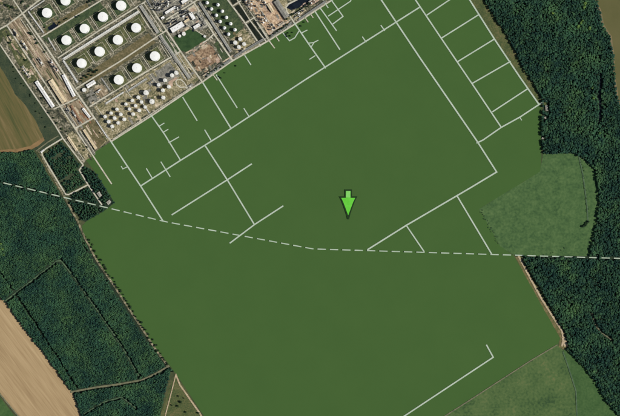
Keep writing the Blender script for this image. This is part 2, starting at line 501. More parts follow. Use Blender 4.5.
region('tank_ground', [(202, 0), (226, -4), (244, 26), (237, 37), (231, 39)], M_basgreen, 'olive grass beneath the gas spheres', 'yard', wiggle=0.3)
region('yard_patch', [(231, 39), (244, 28), (258, 45), (238, 57)], M_yardtan, 'tan patch under the four domed tanks', 'yard', wiggle=0.4)
region('concrete_pad', [(86, 95), (93, 91), (99, 99), (91, 104.5)], M_greypad, 'pale grey slab beside the pump yard', 'yard')
region('concrete_pad', [(94, 89), (102, 84), (109, 93), (101, 98)], M_ballast, 'pinkish brown slab of the pump yard', 'yard')
# corridor strips on the left
region('yard_strip', [(8, 25), (20, 17), (44, 52), (66, 84), (76, 98), (63, 106), (40, 70)], M_ballast, 'brown gravel corridor between two pale roads', 'yard', wiggle=0.4)
region('yard_strip', [(64, 107), (79, 99), (94, 119), (77, 127)], M_ballast, 'brown gravel square between two short cross roads', 'yard', wiggle=0.3)
region('yard_strip', [(79, 128), (94, 119), (107, 140), (97, 150)], M_bastan, 'olive tan lot beside the long pale slab', 'yard', wiggle=0.3)
region('yard_strip', [(66, 136), (74, 130), (92, 157), (86, 160)], M_yardtan, 'tan strip narrowing towards the green field', 'yard', wiggle=0.3)
region('yard_strip', [(2, 32), (7, 28), (40, 78), (34, 82), (28, 84)], M_basolive, 'olive strip along the outer white road', 'yard', wiggle=0.4)
region('pond', [(46, 28), (50, 23.5), (56, 22), (59, 24), (57, 27), (52, 30), (47, 31)], M_navy, 'dark blue pond below the top left tank', 'pond', wiggle=0.4)
region('pond', [(286, 7.5), (292, 3), (303, -3), (311, -3), (308, 4), (299, 8), (291, 10)], M_navy, 'dark navy basin beside the curved road', 'pond', wiggle=0.3)
for lab, q in [('upper long dark settling pond', [(234.5, 7), (238.5, 4.6), (249.5, 19), (245.5, 21.5)]),
               ('lower long dark settling pond', [(247, 24.5), (250.5, 22.3), (263.5, 40.5), (260, 43)]),
               ('narrow dark settling pond beside the process units', [(252.5, 21), (255, 19.5), (260, 26.5), (257.5, 28.2)]),
               ('small dark settling pond near the boundary road', [(258.5, 29.5), (261, 28), (267, 37), (264.5, 38.6)]),
               ('dark settling pond at the top edge', [(226, -6), (231, -9), (238, 1.5), (233, 4.4)])]:
    region('settling_pond', q, M_basin, lab, 'pond')


# paving patches, gravel strips and stains of the yard, each lying on the yard it belongs to
YARD = [o for o in COL.objects if o.name.startswith('plant_yard')][0]
SLABZ = [0]
def slab(parent, p, L, W, ang, m, name='paving_patch'):
    SLABZ[0] += 1
    z = 0.62 + 0.0025 * (SLABZ[0] % 90)
    a = math.radians(ang)
    d, n = Vector((math.cos(a), -math.sin(a))), Vector((math.sin(a), math.cos(a)))
    c = Vector(p)
    k = [(-1, -1), (0.1, -1.12), (1, -0.9), (1.06, 0.1), (0.95, 1), (-0.2, 1.1), (-1, 0.92)]
    pts = []
    for u, v in k:
        q = c + d * (u * L / 2 * random.uniform(0.94, 1.06)) + n * (v * W / 2 * random.uniform(0.9, 1.1))
        pts.append((q.x, q.y))
    return link(name, poly_mesh(name, pts, z, -0.2), m, parent)
M_cream = mat('cream_gravel', [C(150, 136, 112), C(188, 174, 148), C(216, 204, 182)], 0.07, 9, scale2=0.2, contrast=(0.36, 0.64))
M_darkoil = mat('dark_oily_ground', [C(38, 42, 36), C(58, 60, 50), C(82, 80, 66)], 0.07, 9, scale2=0.2, contrast=(0.36, 0.64))
M_pink = mat('pinkish_gravel', [C(140, 116, 98), C(176, 152, 132), C(200, 180, 162)], 0.07, 9, scale2=0.2, contrast=(0.36, 0.64))
def clutter(zone, n, pal, lo, hi, ratio=(1.2, 3.5), angs=(NE, SE)):
    xs = [p[0] for p in zone]; ys = [p[1] for p in zone]
    k = 0
    for _ in range(n * 12):
        if k >= n: break
        p = (random.uniform(min(xs), max(xs)), random.uniform(min(ys), max(ys)))
        if not inside(zone, np.array([p[0]]), np.array([p[1]]))[0]: continue
        w = random.uniform(lo, hi)
        slab(YARD, p, w * random.uniform(*ratio), w, random.choice(angs), random.choice(pal))
        k += 1
clutter([(8, 26), (22, 16), (75, 96), (63, 105)], 80, [M_cream, M_cream, M_pink, M_darkoil, M_basolive, M_ballast, M_yardtan, M_bastan], 0.5, 1.5, (5, 16), (SE,))
clutter([(3, 34), (8, 29), (44, 82), (36, 84)], 24, [M_cream, M_cream, M_pink, M_darkoil, M_yardtan], 0.8, 2.0, (2.5, 6), (SE,))
clutter([(62, 108), (78, 99), (93, 118), (78, 127)], 16, [M_cream, M_darkoil, M_roofr, M_greypad], 0.7, 1.6, (3, 8), (SE,))
clutter([(57, 113), (63, 109), (94, 156), (87, 160)], 16, [M_cream, M_darkoil, M_yardtan, M_basolive], 0.7, 1.7, (3, 9), (SE,))
clutter([(79, 129), (93, 120), (106, 139), (97, 149)], 12, [M_cream, M_pink, M_basolive], 0.7, 1.6, (3, 9), (SE,))
clutter([(94, 107), (180, 53), (197, 80), (113, 136)], 40, [M_cream, M_pink, M_greypad, M_basolive, M_bastan, M_yardtan], 1.2, 3.4, (1.2, 4))
clutter([(147, -6), (190, -20), (194, 2), (166, 17)], 30, [M_darkoil, M_cream, M_navy, M_pink], 1.0, 2.6)
clutter([(168, 22), (194, 6), (207, 27), (174, 36)], 30, [M_darkoil, M_cream, M_navy, M_pink], 1.0, 2.6)
clutter([(243, -4), (262, -14), (289, 20), (270, 34)], 34, [M_darkoil, M_cream, M_pink, M_greypad, M_ballast], 0.9, 2.6)
clutter([(288, 14), (300, 4), (326, -4), (296, 20)], 24, [M_darkoil, M_cream, M_pink, M_basolive], 0.8, 1.8, (2, 6), (NE,))
clutter([(200, 80), (231, 59), (268, 38), (292, 22), (289, 19), (262, 38), (228, 58), (199, 76)], 26, [M_darkoil, M_cream, M_greypad, M_pink], 0.7, 1.4, (2.5, 8), (NE,))
clutter([(231, 39), (244, 28), (258, 45), (238, 57)], 12, [M_cream, M_bastan, M_basolive], 1.0, 2.6)
clutter([(185, 56), (208, 43), (221, 61), (203, 74)], 26, [M_pink, M_dirt, M_cream, M_greypad, M_darkoil], 0.9, 2.6, (1.2, 3.5))
clutter([(184, 54), (207, 40), (209, 43), (186, 58)], 14, [M_cream, M_greypad, M_pink], 0.7, 1.5, (2, 5), (NE,))
clutter([(137, 6), (147, 0), (194, 76), (182, 80)], 36, [M_cream, M_road, M_darkoil, M_greypad], 0.5, 1.2, (3, 9), (SE,))
clutter([(194, 4), (202, 0), (234, 56), (222, 62)], 22, [M_cream, M_road, M_darkoil, M_basgreen], 0.5, 1.2, (3, 8), (SE,))
clutter([(148, -8), (200, -24), (208, 27), (174, 36)], 30, [M_road, M_cream, M_road, M_darkoil], 0.6, 1.8, (1.2, 4))
clutter([(82, 92), (98, 82), (108, 92), (92, 104)], 10, [M_cream, M_darkoil, M_greypad], 0.9, 2.2)
clutter([(20, 4), (36, 4), (90, -10), (60, 20), (45, 34)], 22, [M_basgreen, M_basolive, M_darkoil, M_bastan], 1.2, 3.0, (1.5, 5))
clutter([(-4, -6), (14, -4), (20, 12), (2, 24)], 12, [M_darkoil, M_ballast, M_basolive], 1.0, 2.6, (1.5, 4))

# ------------------------------------------------------------------ roads and tracks
ROADS = [
    ('outer white road along the brown field and wood', 1.3, [(-30, 0), (0, 44.5), (28.2, 86), (55.2, 125.5), (63, 138.5), (83.2, 165), (79.3, 170), (88, 184.6), (101.8, 204.7)]),
    ('white loop road round the shrubby block', 1.4, [(62.5, 138.5), (46, 148.5), (42, 152), (42.3, 155.5), (51, 170), (60.6, 186), (66, 194.5), (69, 194.5), (88, 184.8)]),
    ('white road through the gravel corridor', 1.3, [(7, 25.5), (46.9, 86), (73, 125.5), (111.5, 183.7)]),
    ('pale road entering at the left edge', 1.5, [(-40, 56), (0, 29), (7, 25.2), (22.6, 13.5), (36.8, 2), (60, -14)]),
    ('short pale road at the top left corner', 1.3, [(8, -8), (13.5, 0), (22.6, 13.5)]),
    ('long main road from the tank rows into the field', 1.7, [(22.6, 13.5), (46, 46.5), (70, 83), (94, 117.5), (111, 141.3)]),
    ('short cross road below the tan shed', 1.5, [(76, 128), (93.9, 117.7)]),
    ('short dark cross road above the brown gravel square', 1.2, [(54, 109), (77, 98.5)]),
    ('tank road between the second and third rows', 1.4, [(76, 88.5), (121, 60.8), (166.3, 30.5)]),
    ('tank road above the small tanks', 1.4, [(90, 106.5), (130, 81.5), (180.4, 51.5)]),
    ('top tank road above the second row', 1.3, [(41.6, 36.8), (102.6, -0.5), (120, -12)]),
    ('tank road beside the pale pipe rack', 1.3, [(58, 58), (100, 30), (146.5, 1), (160, -8)]),
    ('boundary road along the top of the green field', 1.5, [(111, 141.6), (155, 113.5), (194, 87), (203, 81.5), (232, 61), (250, 51), (268, 41), (295, 24), (332, 0), (350, -12)]),
    ('straight road right of the long pipe rack', 1.5, [(143, -4), (166.5, 30.5), (180.6, 51.5), (203, 83)]),
    ('road left of the gas spheres', 1.5, [(193.5, 2), (213.5, 33.5), (233, 61)]),
    ('short pale road along the top process pad', 1.3, [(166.5, 19.5), (193.5, 2.5), (204, -5)]),
    ('twin pale road next to the top process pad', 1.0, [(168, 22), (193, 6)]),
    ('short spur road at the dirt lot corner', 1.2, [(203, 43), (208, 39.5), (213.8, 34)]),
    ('road right of the gas spheres', 1.4, [(221, -10), (227.7, 0), (245.5, 23.5), (260.5, 46)]),
    ('narrow road between the settling ponds', 1.0, [(236, -2), (250.5, 21), (266.5, 42)]),
    ('narrow road left of the peach pad', 1.1, [(253.5, 17), (268.5, 40), (274.5, 48)]),
    ('short link between two pond roads', 1.1, [(245.4, 23.2), (254.7, 17.3)]),
    ('short link at the top of the ponds', 1.1, [(232.7, 6), (241, 0.8)]),
    ('curved road bending round the navy basin', 1.5, [(310, -8), (296.4, 0), (288.5, 4), (285.8, 7.5), (287.2, 12), (294.4, 23)]),
    ('teardrop loop road beside the medium tanks', 1.15, [(190, 90), (184.9, 87), (180.5, 87.4), (177, 84.8), (175.7, 81.8), (177.3, 79.5), (180.6, 79.4), (183.8, 82), (188.5, 89)]),
]
for lab, w, pts in ROADS:
    ribbon('road', pts, w, M_road, lab)

TRACKS = [
    ('pale track continuing the main road into the green field', 1.4, [(111, 141.6), (140.6, 186), (163, 221)]),
    ('longest pale track running across the green field', 1.4, [(140.6, 186), (180.3, 160.5), (220, 135.8), (304.8, 80), (420, 7)]),
    ('pale track from the boundary road with three side ticks', 1.3, [(150.6, 114.5), (165, 135), (180.3, 160)]),
    ('upper tick of the three-tick track', 1.0, [(159, 126.3), (164, 123.2)]),
    ('middle tick of the three-tick track', 1.0, [(163.2, 132.3), (168, 129.4)]),
    ('lower longer tick of the three-tick track', 1.1, [(169, 142.6), (178.7, 137)]),
    ('small hook beside the main field track', 0.9, [(121.3, 166.4), (122.8, 168.9), (127, 167)]),
    ('first short spur off the longest track', 1.1, [(146.5, 168.7), (152, 177.8)]),
    ('spur crossing the longest track', 1.1, [(161, 162), (170, 176.5)]),
    ('spur above the longest track near the long cross track', 1.2, [(204.8, 130), (210.8, 140)]),
    ('pale track from the longest track down to the lower bar', 1.4, [(204.8, 145.2), (228, 181), (254.4, 224.6)]),
    ('long pale bar across the middle of the green field', 1.4, [(172, 214.7), (227, 180), (251.5, 164)]),
    ('lower pale bar crossing the dashed line', 1.4, [(230, 243), (254.4, 224.6), (283, 206)]),
    ('short pale dead-end track below the loop road', 1.2, [(182.8, 97.4), (197, 120.5)]),
    ('pale track continuing the long pipe rack road', 1.4, [(203, 83), (230.8, 128)]),
    ('pale dead-end track below the dirt lot', 1.2, [(216.3, 75), (237, 107.6)]),
    ('tiny spur below the gas spheres', 1.1, [(244.8, 55.5), (250.7, 64.6)]),
    ('short spur above the longest track', 1.1, [(244, 108.6), (249.3, 117)]),
    ('pale track continuing the curved road', 1.4, [(294.4, 23), (309, 44.5), (325.5, 68)]),
    ('pale V shaped track under the boundary road', 1.1, [(283, 33), (289.5, 40.8), (294.8, 37.8), (299.3, 30.5)]),
    ('small spur right of the V shaped track', 1.0, [(301.5, 33), (307, 30.2)]),
    ('upper arm of the small triangle junction', 1.0, [(308.6, 43.2), (313.5, 42.6), (318, 40.4)]),
    ('lower arm of the small triangle junction', 1.0, [(311, 47.2), (314, 42.6)]),
    ('small left spur below the triangle junction', 1.0, [(309.7, 59.2), (315, 55.8)]),
    ('long dead-end track near the top of the green field', 1.3, [(315, 11.5), (339.7, 49.4)]),
    ('shorter dead-end track beside the small block', 1.2, [(320.5, 8.5), (336.3, 30.5)]),
    ('bent track closing the small block', 1.2, [(330.5, -1), (343, 16.4), (333, 23.9)]),
    ('slanting track across the small block', 1.1, [(328.4, 16), (350.5, 1.2), (353, -6)]),
    ('stub under the boundary road at the top', 1.1, [(323.5, 1), (328, 7.6)]),
    ('first stub above the longest track', 1.1, [(362.5, 37), (366, 42)]),
    ('second stub above the longest track', 1.1, [(381, 25.5), (384.5, 30.5)]),
    ('long straight track bending back to the dashed line', 1.5, [(368, -20), (381.3, 0), (420, 58), (476.9, 141), (496.6, 172), (470, 188), (406, 225.5), (367.6, 249.6)]),
    ('inner side of the ladder of fields', 1.4, [(402, -20), (415.5, 0), (443, 41), (471.5, 83), (501, 127)]),
    ('outer side of the ladder of fields', 1.5, [(457, -20), (469.7, 0), (495, 40), (520, 77.4), (539, 104.5)]),
    ('topmost rung of the ladder of fields', 1.3, [(427, 15), (450, -0.5)]),
    ('second rung of the ladder of fields', 1.3, [(441.6, 38), (479, 14.5)]),
    ('third rung of the ladder of fields', 1.3, [(457, 62), (494.5, 39)]),
    ('fourth rung of the ladder of fields', 1.3, [(472, 83.5), (510.3, 61.5)]),
    ('fifth rung of the ladder of fields', 1.3, [(492.6, 111.7), (528, 88.5)]),
    ('bottom rung of the ladder reaching the wood edge', 1.4, [(476.8, 143), (483, 140), (501, 127.5), (520, 117), (539, 104.5), (547, 100)]),
    ('tiny stub under the bottom rung', 0.9, [(519.5, 117), (521.5, 120)]),
    ('short pale track left of the two reaching the dashed line', 1.3, [(406, 225), (424, 251.5)]),
    ('longer pale track right of the two reaching the dashed line', 1.4, [(457, 195.8), (491.7, 254.2)]),
    ('hooked pale track at the bottom of the green field', 1.4, [(371, 438), (405.4, 415.3), (493.2, 357.2), (486.5, 345)]),
]
for lab, w, pts in TRACKS:
    ribbon('track', pts, w * 0.98, M_track, lab, 'track')

# narrow concrete paths between the tank basins and beside the long pipe rack
for nm, (x0, y0), nn in (('second', (66.8, 40.5), 4), ('third', (82, 63.5), 4), ('bottom', (119, 80), 3), ('top', (47.4, 13.2), 2)):
    for k in range(-1, nn):
        cx, cy = x0 + 18.2 * (k + 0.5), y0 - 11.75 * (k + 0.5)
        if nm in ('third', 'bottom') and k == -1: cx, cy = cx + 1.5, cy - 1
        ribbon('path', [(cx - 4.2, cy - 6.4), (cx + 4.0, cy + 6.2)], 0.6, M_road, '', z0=0.5, parent=YARD)
for a, b in [((136.5, 8), (157.5, 39)), ((143.8, 3), (163.5, 33)), ((160.5, 40), (186, 80)), ((166, 36), (192.5, 77)), ((20, 18), (62, 80)), ((27, 24), (68, 85)), ((14, 26), (40, 66)), ((96, 106), (113, 131)),
             ((125, 88), (131, 97)), ((150, 74), (160, 88)), ((205, 6), (228, 41)), ((158, 12), (186, -6)), ((186, 24), (206, 37)), ((170, 24), (190, 11)), ((246, 6), (270, 40)),
             ((255, 2), (276, 32)), ((270, 33), (290, 20)), ((66, 109), (78, 127)), ((80, 104), (91, 120)), ((66, 134), (84, 160)), ((80, 131), (95, 153)), ((113, 139), (192, 87))]:
    ribbon('path', [a, b], random.uniform(0.45, 0.8), M_road, '', z0=0.5, parent=YARD)

# small pavement stubs hanging from the boundary road
for k, (a, b) in enumerate([((213, 74.5), (217, 80)), ((305, 17.5), (308, 22)), ((310.5, 14), (313, 17.5)), ((276, 36.5), (279, 41))]):
    ribbon('road', [a, b], 1.0, M_road,
           ['tiny paved stub below the dirt lot', 'tiny paved stub right of the curved road', 'tiny paved stub before the long dead-end track', 'tiny paved stub below the peach pad'][k])

DIRT = [
    ('sandy track between green field and right wood', 1.9, M_dirtroad, [(518.5, 256), (528, 274), (541, 298), (553, 317), (562, 331), (563.5, 339), (562, 346)]),
    ('sandy turning place where three fields meet', 3.6, M_dirtroad, [(563.5, 338), (566, 346)]),
    ('grey track between meadow and green field', 1.1, M_greytrack, [(557, 345), (530, 361), (500, 380.5), (470, 400), (445, 416), (400, 446)]),
    ('grassy track between the two bottom meadows', 1.2, M_ride, [(563, 352), (568, 366), (576, 391), (577, 418), (577, 440)]),
    ('grey track along the left edge of the green field', 1.9, M_stony, [(38, 150), (50, 172), (64, 196), (78, 222), (84, 236), (97, 261), (113, 284), (129, 309), (145, 333), (156, 350), (168, 366)]),
    ('pale forest path across the left wood', 1.8, M_greytrack, [(71, 392), (95, 387.5), (120, 384), (142, 380), (155, 374), (169, 366)]),
    ('left pale track of the scrub triangle', 1.0, M_dirtroad, [(176, 374), (172, 390), (166, 413), (160, 435)]),
    ('right sandy track of the scrub triangle', 1.6, M_dirtroad, [(176, 375), (180, 385), (199, 412), (220, 446)]),
    ('grassy ride bending through the left wood', 1.4, M_ride, [(4, 302), (30, 282), (57, 261), (61, 260.5), (74, 277), (100, 314), (122, 346), (139, 376)]),
    ('faint curved ride at the bottom of the left wood', 1.2, M_ride, [(84, 414), (104, 402), (122, 397), (136, 408)]),
    ('faint forest track in the bottom right wood', 1.2, M_greytrack, [(592, 314), (596, 326), (602, 333), (612, 340)]),
    ('pale edge track at the bottom left corner', 1.3, M_greytrack, [(-30, 360), (0, 394), (19, 417), (40, 445)]),
    ('tan strip along the corner of the brown field', 1.2, M_greytrack, [(36, 151), (48, 142), (58, 136)]),
    ('grassy line down the right side of the meadow', 1.2, M_ride, [(579, 157), (583, 175), (587, 205), (588, 222)]),
]
for lab, w, m, pts in DIRT:
    ribbon('track', pts, w, m, lab, 'track', z0=0.55)

# the dashed boundary line: every dash a strip of its own
LINE = [(-11.4, 179.2), (0, 182), (165, 221.6), (313, 248.9), (620, 258.4), (640, 259)]
cum = [0]
for a, b in zip(LINE, LINE[1:]):
    cum.append(cum[-1] + (Vector(b) - Vector(a)).length)
def along(t):
    for i in range(len(LINE) - 1):
        if t <= cum[i + 1]:
            return Vector(LINE[i]).lerp(Vector(LINE[i + 1]), (t - cum[i]) / (cum[i + 1] - cum[i]))
    return Vector(LINE[-1])
dashline = empty('dashed_line', (313, 248.9))
tag(dashline, 'white dashed boundary line crossing the whole scene from left to right', 'boundary line')
DASHES = []
t = 3.0
while t + 8.8 < cum[-1]:
    a, b = along(t), along(t + 8.3)
    DASHES.append((tuple(a), tuple(b)))
    o = ribbon('dash', [tuple(a), tuple(b)], 1.05, M_dash, '', z0=1.3, extend=0, parent=dashline)
    o.matrix_parent_inverse = dashline.matrix_world.inverted()
    o.location = Vector((0, 0, 0)) - dashline.location
    o.matrix_parent_inverse.identity()
    t += 12.35

# ------------------------------------------------------------------ woods (uncountable canopy)
bm = bmesh.new()
bmesh.ops.create_icosphere(bm, subdivisions=2, radius=1.0)
for f in [f for f in bm.faces if f.calc_center_median().z < -0.45]:
    bm.faces.remove(f)
for v in [v for v in bm.verts if not v.link_faces]:
    bm.verts.remove(v)
bm.verts.index_update()
ICO_V = np.array([v.co[:] for v in bm.verts])
ICO_F = np.array([[v.index for v in f.verts] for f in bm.faces])
bm.free()

def lowfreq(X, Y, k, wl, seed):
    r = np.random.default_rng(seed)
    v = np.zeros(X.shape)
    for _ in range(k):
        a = r.uniform(0, 2 * math.pi); w = wl * r.uniform(0.5, 1.8)
        v += np.sin((X * math.cos(a) + Y * math.sin(a)) * 2 * math.pi / w + r.uniform(0, 6.28))
    return v / math.sqrt(k)

def scatter(poly, row, step, ang, jit, holes=(), lines=(), window=(-14, -14, 634, 430)):
    xs = [p[0] for p in poly]; ys = [p[1] for p in poly]
    cx, cy = 300, 200
    R = 560
    u, v = np.meshgrid(np.arange(-R, R, row), np.arange(-R, R, step))
    u = u + RNG.uniform(-jit, jit, u.shape) * row
    v = v + RNG.uniform(-jit, jit, v.shape) * step + (np.indices(u.shape)[1] % 2) * step * 0.5
    a = math.radians(ang)
    X = (cx + u * math.cos(a) - v * math.sin(a)).ravel()
    Y = (cy + u * math.sin(a) + v * math.cos(a)).ravel()
    ok = inside(poly, X, Y) & (X > window[0]) & (Y > window[1]) & (X < window[2]) & (Y < window[3])
    X, Y = X[ok], Y[ok]
    ok = np.ones(X.shape, bool)
    for h in holes:
        ok &= ~inside(h, X, Y)
    for pts, w in lines:
        ok &= ~near_line(pts, X, Y, w)
    return X[ok], Y[ok]

def canopy(name, X, Y, rlo, rhi, hlo, hhi, m, label, tint_fn=None, cat='wood'):
    n = len(X)
    r = RNG.uniform(rlo, rhi, n) * (0.8 + 0.35 * RNG.random(n) ** 2)
    h = RNG.uniform(hlo, hhi, n)
    nv, nf = len(ICO_V), len(ICO_F)
    V = np.repeat(ICO_V[None], n, 0) * (1 + RNG.uniform(-0.3, 0.3, (n, nv, 1)))
    th = RNG.uniform(0, 6.28, n)
    c, s = np.cos(th)[:, None], np.sin(th)[:, None]
    x, y, z = V[..., 0] * c - V[..., 1] * s, V[..., 0] * s + V[..., 1] * c, V[..., 2]
    sx = RNG.uniform(0.85, 1.2, n)[:, None]
    out = np.empty((n, nv + 4, 3))
    wx, wy = (X - 310) * S, (208 - Y) * S
    out[:, :nv, 0] = x * r[:, None] * sx + wx[:, None]
    out[:, :nv, 1] = y * r[:, None] / sx + wy[:, None]
    hz = np.minimum(h * 0.34, r * 0.8)
    out[:, :nv, 2] = z * hz[:, None] + (h - hz)[:, None]
    for k in range(3):                                   # a plain three-sided trunk
        out[:, nv + k, 0] = wx + 0.35 * math.cos(2.09 * k)
        out[:, nv + k, 1] = wy + 0.35 * math.sin(2.09 * k)
        out[:, nv + k, 2] = -0.2
    out[:, nv + 3, 0], out[:, nv + 3, 1], out[:, nv + 3, 2] = wx, wy, h - hz
    F = np.concatenate([ICO_F, [[nv, nv + 1, nv + 3], [nv + 1, nv + 2, nv + 3], [nv + 2, nv, nv + 3]]])
    faces = (F[None] + (np.arange(n) * (nv + 4))[:, None, None]).reshape(-1, 3)
    me = bpy.data.meshes.new(name)
    me.vertices.add(n * (nv + 4)); me.vertices.foreach_set('co', out.astype(np.float32).ravel())
    me.loops.add(faces.size); me.loops.foreach_set('vertex_index', faces.astype(np.int32).ravel())
    me.polygons.add(len(faces)); me.polygons.foreach_set('loop_start', (np.arange(len(faces)) * 3).astype(np.int32))
    me.update(calc_edges=True)
    t = np.clip(RNG.normal(0.33, 0.16, n), 0, 1)
    if tint_fn is not None:
        t = np.clip(t + tint_fn(X, Y), 0, 1)
    tv = np.repeat(t[:, None], nv + 4, 1)
    tv = np.clip(tv + RNG.uniform(-0.08, 0.08, tv.shape), 0, 1).astype(np.float32).ravel()
    col = np.ones((len(tv), 4), np.float32); col[:, :3] = tv[:, None]
    at = me.attributes.new('tint', 'FLOAT_COLOR', 'POINT')
    at.data.foreach_set('color', col.ravel())
    o = link(name, me, m)
    tag(o, label, cat, kind='stuff')
    return o

dash_lines = [([a, b], 1.75) for a, b in DASHES]
track_lines = [(pts, w * 0.5 + 1.1) for _, w, m, pts in DIRT]
road_lines = [(pts, w * 0.5 + 1.25) for _, w, pts in ROADS[:2]]
thin_rides = [([(-6, 262), (40, 330), (80, 392)], 0.9), ([(-2, 268), (34, 320), (66, 370)], 0.8), ([(84, 246), (150, 345)], 0.8)]
X, Y = scatter(LEFT_WOOD, 1.6, 1.3, 56, 0.32, lines=dash_lines + track_lines + thin_rides)
canopy('woodland', X, Y, 3.6, 5.2, 9, 11.5, M_leaf_forest, 'dark planted wood of dense crowns on the left',
       lambda x, y: 0.12 * lowfreq(x, y, 8, 60, 3) + 0.10 * lowfreq(x, y, 8, 14, 4) + 0.07 * np.sin((x * 0.83 - y * 0.56) * 2.0) + 0.02 + 0.3 * np.exp(-((x - 2) ** 2 + (y - 246) ** 2) / 60))
bright = [(585, 3, 5), (577, 27, 4), (583, 20, 4), (588.5, 28, 4), (590, 6, 4), (592, 84, 4), (593, 97, 4), (600, 133, 3), (570, 310, 7), (552, 10, 4), (590, 60, 6), (588, 75, 5), (568, 30, 5)]
def right_tint(x, y):
    t = 0.12 * lowfreq(x, y, 8, 60, 5) + 0.13 * lowfreq(x, y, 8, 16, 6) - 0.06
    for bx, by, br in bright:
        t += 0.42 * np.exp(-((x - bx) ** 2 + (y - by) ** 2) / (br * br))
    t += 0.14 * np.exp(-((x - 596) ** 2) / 60) * (y < 260)
    return t
stream_hole = [(598.9, 73), (601.2, 73), (602.3, 84), (600.8, 97), (601.8, 110), (600.8, 122.5), (598.2, 122.5), (598.8, 110), (597.8, 97), (599.2, 85)]
BRIGHT_R = [((585, 3.5), 4), ((584, 7), 4.2), ((583, 9), 3), ((577, 27), 5), ((580.5, 23), 3.6), ((588.5, 28.5), 5), ((582, 20.5), 3), ((593, 98.5), 3.6), ((592, 88), 3), ((599.6, 133), 3.2), ((552.5, 13.5), 3.4)]
X, Y = scatter(RIGHT_WOOD, 1.5, 1.5, 20, 0.5, holes=[stream_hole, [(543.5, 103), (549.5, 103), (549.5, 113), (543.5, 113)], [(542.5, 115.5), (547.5, 115.5), (547.5, 120.5), (542.5, 120.5)], [(539.5, 135.5), (545.5, 135.5), (545.5, 141), (539.5, 141)]], lines=dash_lines + track_lines + [([p, (p[0] + 0.01, p[1])], r * 0.36) for p, r in BRIGHT_R])
keep = RNG.random(len(X)) > 0.05 + 0.12 * (lowfreq(X, Y, 6, 18, 8) > 1.2)
canopy('woodland', X[keep], Y[keep], 2.6, 6.4, 8.5, 13, M_leaf_forest, 'dark natural wood between the fields and the river on the right', right_tint)
house_holes = [[(96, 190.5), (102.5, 190.5), (102.5, 198), (96, 198)], [(106, 199), (112, 199), (112, 206), (106, 206)]]
X, Y = scatter(SMALL_WOOD, 1.7, 1.6, 30, 0.5, holes=house_holes, lines=dash_lines + track_lines + road_lines)
keep = RNG.random(len(X)) > 0.14
canopy('woodland', X[keep], Y[keep], 2.8, 4.6, 7, 13, M_leaf_forest, 'small dark wood beside the top left of the green field',
       lambda x, y: 0.12 * lowfreq(x, y, 6, 14, 9) - 0.08)
X, Y = scatter(PLANTATION, 2.0, 1.5, -32, 0.35, lines=dash_lines + road_lines)
keep = (lowfreq(X, Y, 5, 12, 12) > -1.0)
canopy('shrubs', X[keep], Y[keep], 2.6, 4.8, 4, 9, M_leaf_forest, 'rows of dark shrubs inside the white loop road',
       lambda x, y: 0.12 * lowfreq(x, y, 6, 14, 13), cat='shrubs')

# ------------------------------------------------------------------ single trees
def leaf_crown(seed, n=240):
    r = random.Random(seed)
    vs, fs, tint = [], [], []
    lobes = [(r.uniform(-0.45, 0.45), r.uniform(-0.45, 0.45), r.uniform(-0.3, 0.4), r.uniform(0.4, 0.62)) for _ in range(6)]
    lt = [r.uniform(0.15, 0.6) for _ in lobes]
    for k in range(n):
        i = r.randrange(len(lobes))
        lx, ly, lz, lr = lobes[i]
        d = Vector((r.gauss(0, 1), r.gauss(0, 1), r.gauss(0.25, 1))).normalized()
        p = Vector((lx, ly, lz)) + d * lr * r.uniform(0.75, 1.05)
        a = d.orthogonal().normalized(); b = d.cross(a)
        th = r.uniform(0, 6.28)
        u = (a * math.cos(th) + b * math.sin(th)) * r.uniform(0.16, 0.3)
        w = (b * math.cos(th) - a * math.sin(th)) * r.uniform(0.14, 0.26)
        u += d * r.uniform(-0.08, 0.08); w += d * r.uniform(-0.08, 0.08)
        m0 = len(vs)
        vs += [p - u, p - w, p + u, p + w]
        fs.append((m0, m0 + 1, m0 + 2, m0 + 3))
        tint += [min(1, max(0, lt[i] + r.uniform(-0.15, 0.15)))] * 4
    me = bpy.data.meshes.new('crown')
    me.from_pydata([tuple(v) for v in vs], [], fs)
    at = me.attributes.new('tint', 'FLOAT_COLOR', 'POINT')
    col = np.ones((len(tint), 4), np.float32); col[:, :3] = np.array(tint)[:, None]
    at.data.foreach_set('color', col.ravel())
    return me

def trunk_mesh(seed):
    r = random.Random(seed)
    bm = bm_new()
    bm_cyl(bm, (0, 0, -0.4), (0.05, 0.03, 1.1), 0.075, 0.045, 7)
    for k in range(4):
        a = k * 1.6 + r.uniform(0, 1)
        bm_cyl(bm, (0.03, 0.02, 0.75 + 0.08 * k), (0.42 * math.cos(a), 0.42 * math.sin(a), 1.35 + 0.1 * k), 0.035, 0.012, 5)
    return done(bm, 'trunk')

CROWNS = {}
TRUNKS = [trunk_mesh(k) for k in range(3)]
def tree(p, r, h, leafm, label, group=None, name='tree'):
    o = empty(name, p, random.uniform(0, 360))
    r *= 1.35
    h *= 1.2
    key = (leafm.name, random.randrange(5))
    if key not in CROWNS:
        CROWNS[key] = leaf_crown(len(CROWNS) + 31)
        CROWNS[key].materials.append(leafm)
    c = link('crown', CROWNS[key], None, o)
    c.scale = (r, r, h * 0.4)
    c.location = (0, 0, h * 0.6)
    tk = link('trunk', random.choice(TRUNKS), M_bark, o)
    tk.scale = (r, r, h * 0.55)
    tk.location = (0, 0, 0)
    tag(o, label, 'shrub' if name == 'shrub' else 'tree', group)
    return o

